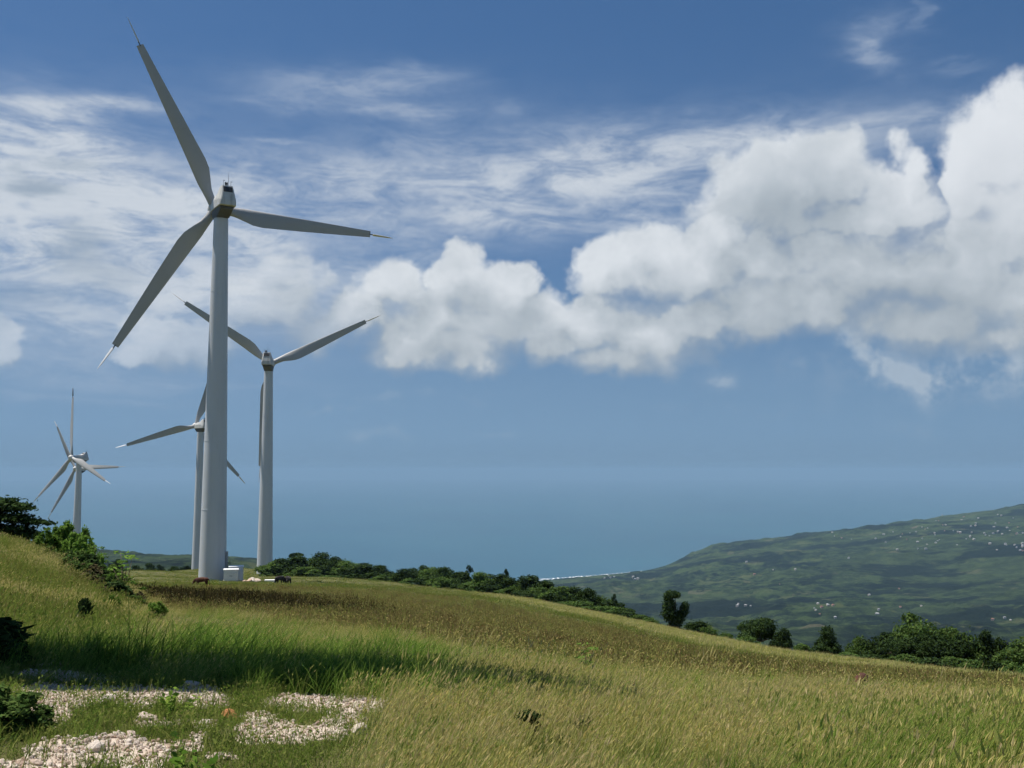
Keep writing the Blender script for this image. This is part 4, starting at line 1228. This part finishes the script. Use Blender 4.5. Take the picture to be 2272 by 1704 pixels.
# ================================================================== houses on the far slopes
def mat_plain(name, col, rough=.8):
    m, n, out = material(name); principled(n, out, col, rough, .2); return m
HW = [mat_plain('house_white', (.42, .41, .40)), mat_plain('house_cream', (.44, .38, .31)), mat_plain('house_pink', (.40, .29, .25))]
HR = [mat_plain('roof_grey', (.30, .30, .31)), mat_plain('roof_red', (.26, .13, .09)), mat_plain('roof_white', (.40, .40, .40))]
house_protos = []
for i in range(5):
    w, d, h = rr.uniform(9, 15), rr.uniform(7, 10), rr.uniform(3.2, 6.2)
    b = MB(); b.box((0, 0, h / 2 - 2), (w, d, h + 4)); bmesh.ops.recalc_face_normals(b.bm, faces=b.bm.faces)
    wm = bpy.data.meshes.new('wall'); b.bm.to_mesh(wm); b.bm.free(); wm.materials.append(HW[i % 3])
    b = MB(); e = .6
    b.rings([[Vector((-w / 2 - e, -d / 2 - e, h)), Vector((w / 2 + e, -d / 2 - e, h)), Vector((w / 2 + e, d / 2 + e, h)), Vector((-w / 2 - e, d / 2 + e, h))],
             [Vector((-w / 2 + d * .3, -.1, h + 2.1)), Vector((w / 2 - d * .3, -.1, h + 2.1)), Vector((w / 2 - d * .3, .1, h + 2.1)), Vector((-w / 2 + d * .3, .1, h + 2.1))]])
    bmesh.ops.recalc_face_normals(b.bm, faces=b.bm.faces)
    rm = bpy.data.meshes.new('roof'); b.bm.to_mesh(rm); b.bm.free(); rm.materials.append(HR[(i * 2) % 3])
    b = MB()
    for k in range(3):
        b.box((-w * .32 + k * w * .32, -d / 2 - .02, h * .55), (1.2, .1, 1.3))
    nm = bpy.data.meshes.new('window'); b.bm.to_mesh(nm); b.bm.free(); nm.materials.append(M['hatch'])
    house_protos.append((wm, rm, nm))
def far_hit(px, py):
    d = pix_dir(px, py); h = math.hypot(d[0], d[1]); t = d[2] / h
    Ds = np.linspace(700, 7500, 1400)
    x, y = d[0] / h * Ds, d[1] / h * Ds
    z = far_z(x, y)
    b = np.nonzero((EYE + t * Ds <= z))[0]
    if not len(b): return None
    return Vector((x[b[0]], y[b[0]], z[b[0]]))
hr = random.Random(21)
AREAS = [(38, 2010, 2268, 1142, 1190, 'on the far ridge crest'), (30, 1960, 2272, 1180, 1222, 'in the village below the ridge crest'), (9, 1840, 2010, 1165, 1215, 'left of the ridge village'), (6, 2230, 2272, 1200, 1225, 'in the cluster at the right edge'),
         (8, 1765, 1862, 1336, 1374, 'in the hamlet above the grove'), (4, 1636, 1676, 1340, 1350, 'beside the bright roofs left in the valley'), (6, 1900, 2270, 1300, 1372, 'scattered in the valley behind the grove'), (6, 1560, 1900, 1230, 1300, 'alone on the middle slope'),
         (8, 1330, 1430, 1279, 1287, 'along the far beach'), (3, 2100, 2260, 1330, 1392, 'low in the valley at right')]
for cnt, x0, x1, y0, y1, where in AREAS:
    for i in range(cnt):
        px, py = hr.uniform(x0, x1), hr.uniform(y0, y1)
        q = far_hit(px, py)
        if q is None: continue
        k = hr.randrange(5)
        wm, rm, nm = house_protos[k]
        root = empty('house', q, hr.uniform(0, PI))
        s = hr.uniform(.36, .72) * (.75 if py > 1290 else 1)
        root.scale = (s, s, s)
        tag(root, ['white', 'cream', 'pink', 'white', 'cream'][k] + ' walled house with ' + ['grey', 'white', 'red', 'grey', 'white'][k] + ' roof ' + where, 'house', 'houses ' + where)
        link('wall', wm, parent=root); link('roof', rm, parent=root); link('window', nm, parent=root)
# ================================================================== grass (instanced tufts, one object per kind of growth)
def tuft(n, h0, h1, w, spread, lean, bend, seed, seeds=0.0, lean_dir=0.0, stiff=.25, leafy=0.0, leaf=.06):
    """n blades, each a tapering bent strip; 'along' runs 0 to 1 from root to tip."""
    r = np.random.default_rng(seed)
    V, F, A = [], [], []
    for i in range(n):
        a = r.uniform(0, 2 * PI); q = spread * math.sqrt(r.random())
        p = np.array([q * math.cos(a), q * math.sin(a), -.03])
        h = r.uniform(h0, h1)
        # outward splay plus the common lean of the wind
        dr = np.array([math.cos(a), math.sin(a), 0]) * r.normal(0, stiff) + np.array([math.cos(lean_dir), math.sin(lean_dir), 0]) * lean * r.uniform(.5, 1.4)
        f = r.uniform(0, PI)
        side = np.array([math.cos(f), math.sin(f), 0])
        ww = w * r.uniform(.6, 1.3)
        lev = (0, .35, .7, 1.0)
        base = len(V)
        for t in lev:
            pos = p + np.array([0, 0, 1]) * h * (t - bend * .35 * t ** 2.5 * np.linalg.norm(dr)) + dr * h * (t * .55 + bend * t * t)
            wd = ww * (1 - .85 * t) if t > 0 else ww * .8
            V.append(pos - side * wd / 2); V.append(pos + side * wd / 2); A += [t * .8, t * .8]
        for k in range(3):
            F.append((base + 2 * k, base + 2 * k + 1, base + 2 * k + 3, base + 2 * k + 2))
        if r.random() < seeds:                       # a seed head: crossed narrow diamonds at the tip
            tip = V[-1]; d = (V[-1] - V[-3]); d /= np.linalg.norm(d)
            L = h * r.uniform(.12, .2)
            for s2 in (side, np.cross(d, side)):
                b = len(V)
                V += [tip - d * L * .35, tip + s2 * w * 1.3, tip + d * L * .65, tip - s2 * w * 1.3]
                A += [1, 1, 1, 1]
                F.append((b, b + 1, b + 2, b + 3))
        if leafy and i % 2 == 0:                     # little leaves / dry flower tufts up the stalk
            for k in range(int(leafy)):
                t = r.uniform(.35, 1.0)
                pos = p + np.array([0, 0, 1]) * h * t + dr * h * (t * .55 + bend * t * t)
                d = r.normal(size=3); d[2] = abs(d[2]) * .6; d /= np.linalg.norm(d)
                s2 = np.cross(d, r.normal(size=3)); s2 /= np.linalg.norm(s2)
                L = r.uniform(.5, 1.0) * leaf
                b = len(V)
                V += [pos, pos + d * L * .5 + s2 * L * .25, pos + d * L, pos + d * L * .5 - s2 * L * .25]
                A += [.9 + .1 * (t > .75)] * 4
                F.append((b, b + 1, b + 2, b + 3))
    return np.array(V), np.array(F), A

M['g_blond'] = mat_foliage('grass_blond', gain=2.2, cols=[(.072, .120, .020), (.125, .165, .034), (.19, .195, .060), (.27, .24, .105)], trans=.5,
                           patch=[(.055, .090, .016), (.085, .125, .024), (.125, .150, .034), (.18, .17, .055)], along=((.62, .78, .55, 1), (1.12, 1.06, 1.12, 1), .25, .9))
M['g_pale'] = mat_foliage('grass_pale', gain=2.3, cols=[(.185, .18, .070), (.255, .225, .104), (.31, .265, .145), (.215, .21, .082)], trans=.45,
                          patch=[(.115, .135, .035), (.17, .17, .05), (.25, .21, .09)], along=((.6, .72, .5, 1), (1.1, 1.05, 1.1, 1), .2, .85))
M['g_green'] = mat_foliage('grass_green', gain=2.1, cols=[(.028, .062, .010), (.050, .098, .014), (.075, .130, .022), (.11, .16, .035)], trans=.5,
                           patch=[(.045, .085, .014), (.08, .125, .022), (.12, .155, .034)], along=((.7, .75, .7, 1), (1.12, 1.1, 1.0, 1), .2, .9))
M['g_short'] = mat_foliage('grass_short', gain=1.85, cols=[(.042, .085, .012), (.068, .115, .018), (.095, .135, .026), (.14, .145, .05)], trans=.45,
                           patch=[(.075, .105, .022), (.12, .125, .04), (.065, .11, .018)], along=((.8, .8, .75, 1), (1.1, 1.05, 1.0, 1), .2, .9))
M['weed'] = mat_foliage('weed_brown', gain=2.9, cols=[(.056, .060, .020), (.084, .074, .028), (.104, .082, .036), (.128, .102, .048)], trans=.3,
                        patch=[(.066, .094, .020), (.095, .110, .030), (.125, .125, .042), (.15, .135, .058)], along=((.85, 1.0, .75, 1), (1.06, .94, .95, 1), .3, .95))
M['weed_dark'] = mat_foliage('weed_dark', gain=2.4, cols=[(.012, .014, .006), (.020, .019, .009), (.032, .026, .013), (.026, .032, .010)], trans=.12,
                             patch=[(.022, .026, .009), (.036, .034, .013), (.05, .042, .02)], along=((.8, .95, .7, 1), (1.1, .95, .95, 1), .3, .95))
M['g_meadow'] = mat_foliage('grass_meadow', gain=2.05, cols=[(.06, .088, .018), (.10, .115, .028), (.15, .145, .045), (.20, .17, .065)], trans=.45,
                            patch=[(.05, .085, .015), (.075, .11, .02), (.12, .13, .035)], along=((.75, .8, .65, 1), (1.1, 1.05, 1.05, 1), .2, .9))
SRC = {}
def source(kind, mat, variants):
    c = bpy.data.collections.new(kind + '_tufts')
    for i, args in enumerate(variants):
        v, f, a = tuft(**args)
        me = mesh_from(kind + '_tuft', v, f, mat)
        float_attr(me, 'along', a)
        c.objects.link(bpy.data.objects.new(f'{kind}_tuft_{i:02d}', me))
    SRC[kind] = (c, len(variants))
def scatter(name, kind, x, y, scale, seed, twist=.7, tilt=.10, z=None):
    """One object that instances the tufts of a kind at the given points of the ground."""
    r = np.random.default_rng(seed)
    n = len(x)
    if z is None: z = ground_z(x, y)
    me = bpy.data.meshes.new(name)
    me.vertices.add(n)
    me.vertices.foreach_set('co', np.c_[x, y, z].astype(np.float32).ravel())
    rot = np.c_[r.normal(0, tilt, n), r.normal(0, tilt, n), r.uniform(-twist, twist, n)]
    a = me.attributes.new('rot', 'FLOAT_VECTOR', 'POINT'); a.data.foreach_set('vector', rot.astype(np.float32).ravel())
    sc3 = np.c_[scale, scale, scale * r.uniform(.85, 1.15, n)]
    a = me.attributes.new('scl', 'FLOAT_VECTOR', 'POINT'); a.data.foreach_set('vector', sc3.astype(np.float32).ravel())
    a = me.attributes.new('pick', 'INT', 'POINT'); a.data.foreach_set('value', r.integers(0, SRC[kind][1], n).astype(np.int32))
    o = link(name, me)
    ng = bpy.data.node_groups.new('scatter_' + name, 'GeometryNodeTree')
    ng.interface.new_socket('Geometry', in_out='INPUT', socket_type='NodeSocketGeometry')
    ng.interface.new_socket('Geometry', in_out='OUTPUT', socket_type='NodeSocketGeometry')
    q = ng.nodes
    gi = q.new('NodeGroupInput'); go = q.new('NodeGroupOutput')
    ip = q.new('GeometryNodeInstanceOnPoints')
    ci = q.new('GeometryNodeCollectionInfo')
    ci.inputs['Collection'].default_value = SRC[kind][0]
    ci.inputs['Separate Children'].default_value = True
    ci.inputs['Reset Children'].default_value = True
    def na(nm, t):
        k = q.new('GeometryNodeInputNamedAttribute'); k.data_type = t; k.inputs['Name'].default_value = nm
        return k.outputs['Attribute']
    L = ng.links.new
    L(gi.outputs[0], ip.inputs['Points']); L(ci.outputs[0], ip.inputs['Instance'])
    ip.inputs['Pick Instance'].default_value = True
    L(na('pick', 'INT'), ip.inputs['Instance Index'])
    e2r = q.new('FunctionNodeEulerToRotation')
    L(na('rot', 'FLOAT_VECTOR'), e2r.inputs[0]); L(e2r.outputs[0], ip.inputs['Rotation'])
    L(na('scl', 'FLOAT_VECTOR'), ip.inputs['Scale'])
    L(ip.outputs[0], go.inputs[0])
    md = o.modifiers.new('scatter', 'NODES'); md.node_group = ng
    return tag(o, kind='stuff')
def wedge(n, d0, d1, a0, a1, seed):
    r = np.random.default_rng(seed)
    D = np.sqrt(r.uniform(d0 ** 2, d1 ** 2, n)); a = r.uniform(R(a0), R(a1), n)
    return D * np.sin(a), D * np.cos(a), D
AZ = (-38, 36)
def area(d0, d1): return (d1 ** 2 - d0 ** 2) / 2 * R(AZ[1] - AZ[0])

V_ = lambda **k: k
source('blond', M['g_blond'], [V_(n=30, h0=.20, h1=.46, w=.0058, spread=.15, lean=.42, bend=.42, seed=200 + i, seeds=.45) for i in range(6)])
source('green', M['g_green'], [V_(n=30, h0=.14, h1=.46, w=.0095, spread=.15, lean=.32, bend=.75, seed=220 + i, stiff=.52) for i in range(5)])
source('short', M['g_short'], [V_(n=26, h0=.03, h1=.13, w=.006, spread=.10, lean=.2, bend=.5, seed=240 + i, stiff=.6, leafy=(2 if i % 2 else 0), leaf=.022) for i in range(5)])
source('weed', M['weed'], [V_(n=22, h0=.14, h1=.36, w=.008, spread=.26, lean=.08, bend=.15, seed=260 + i, seeds=.3, stiff=.16, leafy=4, leaf=.04) for i in range(6)])
source('weed_dark', M['weed_dark'], [V_(n=26, h0=.16, h1=.42, w=.010, spread=.28, lean=.05, bend=.12, seed=280 + i, seeds=.3, stiff=.16, leafy=6, leaf=.05) for i in range(6)])
source('far_weed', M['weed'], [V_(n=28, h0=.16, h1=.40, w=.024, spread=.5, lean=.06, bend=.12, seed=300 + i, seeds=.2, stiff=.14, leafy=3) for i in range(5)])
source('meadow', M['g_meadow'], [V_(n=30, h0=.10, h1=.28, w=.024, spread=.55, lean=.25, bend=.3, seed=320 + i, stiff=.25) for i in range(5)])
source('bank', M['g_meadow'], [V_(n=30, h0=.20, h1=.48, w=.009, spread=.20, lean=.34, bend=.5, seed=340 + i, stiff=.32, seeds=.25) for i in range(6)])
source('pale', M['g_pale'], [V_(n=30, h0=.20, h1=.44, w=.0060, spread=.16, lean=.42, bend=.38, seed=360 + i, seeds=.5) for i in range(6)])
source('straw', M['g_pale'], [V_(n=5, h0=.38, h1=.62, w=.0045, spread=.14, lean=.45, bend=.35, seed=400 + i, seeds=1.0, stiff=.2) for i in range(5)])
source('forb', M['g_green'], [V_(n=9, h0=.10, h1=.26, w=.004, spread=.07, lean=.05, bend=.3, seed=420 + i, stiff=.5, leafy=16, leaf=.055) for i in range(4)])
source('far_pale', M['g_pale'], [V_(n=28, h0=.12, h1=.30, w=.03, spread=.5, lean=.3, bend=.3, seed=380 + i, stiff=.2) for i in range(4)])

def zones(x, y):
    """Which growth stands where: track area, lush verge, left bank, field of weeds."""
    px, py = project(x, y, ground_z(x, y, False))
    D = np.hypot(x, y)
    # the track: an open strip in front, bounded by the verge behind and the tall grass at the right
    far_edge = np.interp(px, [-400, 0, 300, 520, 620, 760, 920, 1000], [8.9, 8.9, 8.5, 8.0, 7.75, 7.6, 7.45, 7.3])
    right = np.interp(py, [1500, 1545, 1600, 1704, 1900, 2300], [960, 915, 850, 790, 760, 720])
    track = (1 - sstep(D + fbm(x * 1.6, y * 1.6, 3) * .7, far_edge - .25, far_edge + .15)) * (1 - sstep(px + fbm(x * 2, y * 2, 2) * 120, right - 40, right + 30))
    verge = (sstep(D, far_edge - .2, far_edge + .1)) * (1 - sstep(D + fbm(x, y, 3) * 3.0, 9.8, 11.6)) * (1 - sstep(px + fbm(x * 1.2, y * 1.2, 3) * 260, 860, 1060))
    bank = (1 - sstep(px + fbm(x * .3, y * .3, 3) * 120, 230, 330)) * sstep(D, 10.5, 13)
    return px, py, D, track, verge, bank
def keep(x, y, prob, seed):
    return np.random.default_rng(seed).random(len(x)) < prob

# near field: blond grass with green below it
X_, Y_, S_ = [], [], []
for d0, d1, dens in ((2.6, 6, 150), (6, 10, 150), (10, 17, 115), (17, 34, 60)):
    x, y, D = wedge(int(area(d0, d1) * dens), d0, d1, *AZ, int(d0 * 10) + 1)
    px, py, D, track, verge, bank = zones(x, y)
    br = brown_mask(x, y)
    p = (1 - track) * (1 - .62 * verge) * (1 - bank) * (1 - .72 * br) * (.55 + .45 * sstep(fbm(x * .8, y * .8, 3), -.2, .15))
    k = keep(x, y, p, int(d0) + 2)
    X_.append(x[k]); Y_.append(y[k]); S_.append((.70 + .5 * np.random.default_rng(3).random(k.sum())) * np.interp(D[k], [2.6, 5, 8, 11, 15, 34], [.62, .70, .66, .48, .40, .38]) * (.8 + .5 * sstep(fbm(x[k] * .5 + 9, y[k] * .5, 3), -.15, .2)))
x, y, s = np.concatenate(X_), np.concatenate(Y_), np.concatenate(S_)
half = (1.25 * fbm(x * .45 + 3, y * .45, 3) + np.random.default_rng(5).normal(0, .09, len(x)) + .16 * sstep(np.hypot(x, y), 6, 13)) > .04
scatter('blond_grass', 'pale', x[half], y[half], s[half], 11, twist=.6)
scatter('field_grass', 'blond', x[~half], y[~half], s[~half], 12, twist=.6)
print('near field', len(x))
# straws standing clear of the sward and low forbs in it
x, y, D = wedge(int(area(3, 16) * 7), 3, 16, *AZ, 171)
px, py, D, track, verge, bank = zones(x, y)
k = keep(x, y, (1 - track) * (1 - .6 * verge) * sstep(fbm(x * .7 + 4, y * .7, 3), -.12, .2), 172)
scatter('dry_straw', 'straw', x[k], y[k], (.65 + .6 * np.random.default_rng(173).random(k.sum())) * np.interp(D[k], [3, 8, 16], [.85, .8, .6]), 174, twist=.8)
x, y, D = wedge(int(area(3, 13) * 5), 3, 13, *AZ, 175)
px, py, D, track, verge, bank = zones(x, y)
k = keep(x, y, (1 - .7 * track) * sstep(fbm(x * .5 + 14, y * .5, 3), .0, .2) * (1 - lime(x, y)), 176)
scatter('field_forbs', 'forb', x[k], y[k], .6 + .7 * np.random.default_rng(177).random(k.sum()), 178, twist=3.1)
# lush green verge behind the track, and green tussocks under the blond grass
X_, Y_, S_ = [], [], []
for d0, d1, dens in ((6.5, 9, 95), (9, 13, 75)):
    x, y, D = wedge(int(area(d0, d1) * dens), d0, d1, *AZ, int(d0 * 7))
    px, py, D, track, verge, bank = zones(x, y)
    k = keep(x, y, verge * (1 - .5 * bank), 8)
    X_.append(x[k]); Y_.append(y[k]); S_.append((.42 + .5 * np.random.default_rng(9).random(k.sum())) * (.55 + 1.0 * sstep(fbm(x[k] * 1.1, y[k] * 1.1, 3), -.2, .25)) * np.interp(D[k], [7, 8.6, 11, 14], [.8, 1.1, .85, .7]))
x, y, D = wedge(int(area(3, 15) * 12), 3, 15, *AZ, 77)
px, py, D, track, verge, bank = zones(x, y)
k = keep(x, y, (1 - track) * (1 - verge) * .9, 12)
X_.append(x[k]); Y_.append(y[k]); S_.append(.45 + .35 * np.random.default_rng(10).random(k.sum()))
x, y, D = wedge(int(area(3, 9) * 26), 3, 9, *AZ, 78)      # tussocks on the track itself
px, py, D, track, verge, bank = zones(x, y)
k = keep(x, y, track * (1 - lime(x, y)) * sstep(fbm(x * 1.3, y * 1.3, 2), -.02, .14), 13)
X_.append(x[k]); Y_.append(y[k]); S_.append(.25 + .35 * np.random.default_rng(11).random(k.sum()))
x, y, D = wedge(int(area(6.4, 8.4) * 70), 6.4, 8.4, -24, -2, 79)
px, py, D, track, verge, bank = zones(x, y)
k = keep(x, y, sstep(py, 1490, 1510) * (1 - sstep(py, 1528, 1548)) * sstep(px, 430, 520) * (1 - sstep(px, 900, 980)), 80)
X_.append(x[k]); Y_.append(y[k]); S_.append(.35 + .45 * np.random.default_rng(81).random(k.sum()))
scatter('green_grass', 'green', np.concatenate(X_), np.concatenate(Y_), np.concatenate(S_), 21, twist=1.2)
# short growth between the limestone patches
X_, Y_, S_ = [], [], []
for d0, d1, dens in ((2.6, 5.6, 110), (5.6, 9.2, 150)):
    x, y, D = wedge(int(area(d0, d1) * dens), d0, d1, -38, 2, int(d0 * 5) + 40)
    px, py, D, track, verge, bank = zones(x, y)
    k = keep(x, y, np.maximum(track * (1 - .86 * lime(x, y)), .0), 14)
    X_.append(x[k]); Y_.append(y[k]); S_.append(.6 + .8 * np.random.default_rng(15).random(k.sum()))
scatter('short_grass', 'short', np.concatenate(X_), np.concatenate(Y_), np.concatenate(S_), 31, twist=3.1)
# the bank at the left
X_, Y_, S_ = [], [], []
for d0, d1, dens in ((10, 20, 80), (20, 40, 34)):
    x, y, D = wedge(int(area(d0, d1) * dens * .6), d0, d1, -40, -16, int(d0) + 60)
    px, py, D, track, verge, bank = zones(x, y)
    k = keep(x, y, bank * (1 - .6 * verge), 16)
    X_.append(x[k]); Y_.append(y[k]); S_.append(.7 + .6 * np.random.default_rng(17).random(k.sum()))
x, y, s = np.concatenate(X_), np.concatenate(Y_), np.concatenate(S_)
half = (fbm(x * .3 + 3, y * .3, 3) + np.random.default_rng(6).normal(0, .08, len(x))) > .06
scatter('bank_grass', 'bank', x[~half], y[~half], s[~half] * .62, 41, twist=.7)
scatter('blond_grass', 'pale', x[half], y[half], s[half] * .62, 42, twist=.6)
# the field of brown weeds, darkest in its left part
X_, Y_, S_ = [], [], []
for d0, d1, dens in ((13, 30, 34), (30, 50, 18)):
    x, y, D = wedge(int(area(d0, d1) * dens), d0, d1, *AZ, int(d0) + 80)
    k = keep(x, y, brown_mask(x, y) * (.5 + .5 * sstep(fbm(x * .16, y * .5, 3), -.12, .10)), 18)
    X_.append(x[k]); Y_.append(y[k]); S_.append(.6 + .5 * np.random.default_rng(19).random(k.sum()))
x, y, s = np.concatenate(X_), np.concatenate(Y_), np.concatenate(S_)
px, py = project(x, y, ground_z(x, y, False)); D = np.hypot(x, y)
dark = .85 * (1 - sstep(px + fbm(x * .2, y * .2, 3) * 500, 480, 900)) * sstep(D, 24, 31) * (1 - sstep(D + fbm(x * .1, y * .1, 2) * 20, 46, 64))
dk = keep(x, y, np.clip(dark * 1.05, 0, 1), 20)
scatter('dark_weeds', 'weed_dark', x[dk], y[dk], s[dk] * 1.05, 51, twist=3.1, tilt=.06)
scatter('brown_weeds', 'weed', x[~dk], y[~dk], s[~dk], 52, twist=3.1, tilt=.06)
x, y, D = wedge(int(area(50, 125) * 3.0), 50, 125, *AZ, 91)
k = keep(x, y, brown_mask(x, y), 22)
scatter('distant_weeds', 'far_weed', x[k], y[k], .5 + .4 * np.random.default_rng(23).random(k.sum()), 53, twist=3.1, tilt=.05)
# meadow beyond the weeds and round the turbines, and the pale strip along the crest
x1, y1, _ = wedge(int(area(30, 110) * 3.2), 30, 110, *AZ, 92)
x2, y2, _ = wedge(int(area(110, 300) * .55), 110, 300, -30, 14, 93)
x, y = np.r_[x1, x2], np.r_[y1, y2]
pm = pale_mask(x, y)
k = keep(x, y, (1 - brown_mask(x, y)), 24)
x, y, pm = x[k], y[k], pm[k]
sc_ = .55 + .5 * np.random.default_rng(25).random(len(x))
pk = keep(x, y, np.clip(pm + .22 * (fbm(x * .1, y * .1, 2) > .03), 0, 1), 26)
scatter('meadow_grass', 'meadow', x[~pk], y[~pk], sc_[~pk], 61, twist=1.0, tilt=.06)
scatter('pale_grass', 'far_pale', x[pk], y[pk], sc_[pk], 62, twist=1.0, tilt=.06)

# ================================================================== limestone rubble on the track
cst = bpy.data.collections.new('gravel_stones')
for i in range(5):
    cst.objects.link(bpy.data.objects.new(f'gravel_stone_{i}', rock_mesh('gravel_stone', 500 + i, M['lime'], 1, .5, .7)))
SRC['gravel'] = (cst, 5)
x, y, D = wedge(int(area(3, 9.6) * 1300 * .5), 3, 9.6, -38, 0, 101)
L_ = lime(x, y)
k = keep(x, y, L_ ** 1.3, 27)
r_ = np.random.default_rng(28)
sz = .006 + .012 * r_.random(k.sum()) ** 2
gx, gy = x[k], y[k]
scatter('gravel', 'gravel', gx, gy, sz, 71, twist=3.1, tilt=1.2, z=ground_z(gx, gy) + .012 + sz * .25)
stones = [rock_mesh('stone', 600 + i, M['lime'], 2, .5, .68 + .05 * (i % 4)) for i in range(10)]
x, y, D = wedge(9000, 3.6, 9.6, -36, 0, 102)
px, py = project(x, y, ground_z(x, y))
k = keep(x, y, lime(x, y) * np.where((py > 1610) & (px < 420), 1.0, .30), 29)
x, y, px, py = x[k], y[k], px[k], py[k]
got = []
def where_text(px, py):
    if py > 1615 and px < 420: return 'in the rubble heap at the bottom left'
    if px > 520: return 'on the white patch right of the track centre'
    if py < 1500: return 'on the small bare patch behind the shade'
    if py < 1585: return 'on the white strip across the track'
    return 'between the grass tufts on the track'
pos = np.stack([x, y], 1)
for i in range(len(x)):
    if len(got) >= 240: break
    s = (.009 + .021 * rr.random() ** 2.4) * (1.2 if where_text(px[i], py[i]).startswith('in the rubble') else .68)
    if any((x[i] - a) ** 2 + (y[i] - b) ** 2 < (.8 * (s + c)) ** 2 for a, b, c in got): continue
    got.append((x[i], y[i], s))
    o = link('stone', stones[i % 10])
    o.location = (x[i], y[i], gz(x[i], y[i]) + .012 + s * .12)
    o.scale = (s * rr.uniform(.9, 1.4), s * rr.uniform(.8, 1.1), s * rr.uniform(.8, 1.1))
    o.rotation_euler = (rr.uniform(-.5, .5), rr.uniform(-.5, .5), rr.uniform(0, 6.28))
    wt_ = where_text(px[i], py[i])
    tag(o, f'{"large " if s > .025 else "small "}pale angular limestone stone {wt_}', 'stone', 'limestone stones ' + wt_)
def big_stone(px, py, s, mat, label, flat=.7, seed=1):
    p = hit(px, py)
    o = link('stone', rock_mesh('stone', seed, mat, 3, .4, flat))
    o.location = p + Vector((0, 0, s * .35)); o.scale = (s * 1.2, s, s); o.rotation_euler = (.1, .2, px)
    tag(o, label, 'stone')
big_stone(508, 1597, .05, M['orange'], 'rounded orange stone lying in short grass left of the white patch', seed=701)
big_stone(236, 1562, .045, M['lime'], 'sharp white stone at the near edge of the white strip', .9, 702)
big_stone(210, 1668, .055, M['lime'], 'largest brownish stone on top of the rubble heap', .8, 703)
big_stone(428, 1530, .06, M['lime'], 'grey buried stone at the right end of the white strip', .5, 704)
big_stone(322, 1604, .065, M['lime'], 'flat white stone half sunk in the track grass', .45, 705)
big_stone(455, 1612, .04, M['lime'], 'pale stone right of the flat half-sunk stone', .6, 706)
big_stone(796, 1628, .05, M['lime'], 'lone pale stone at the edge of the tall grass', .8, 707)

# ================================================================== the haze over the country and the sea
hz = MB().box((0, 0, (SEA - 8.0 + 70.0) / 2), (92000, 92000, 70.0 - SEA + 8.0))
m, n, out = material('haze_air')
pv = n.new('ShaderNodeVolumePrincipled')
pv.inputs['Color'].default_value = (.33, .535, .745, 1)
pv.inputs['Density'].default_value = 6.6e-5
pv.inputs['Anisotropy'].default_value = 0.0
n.t.links.new(pv.outputs[0], out.inputs['Volume'])
o = hz.build('haze', m)
tag(o, kind='stuff')
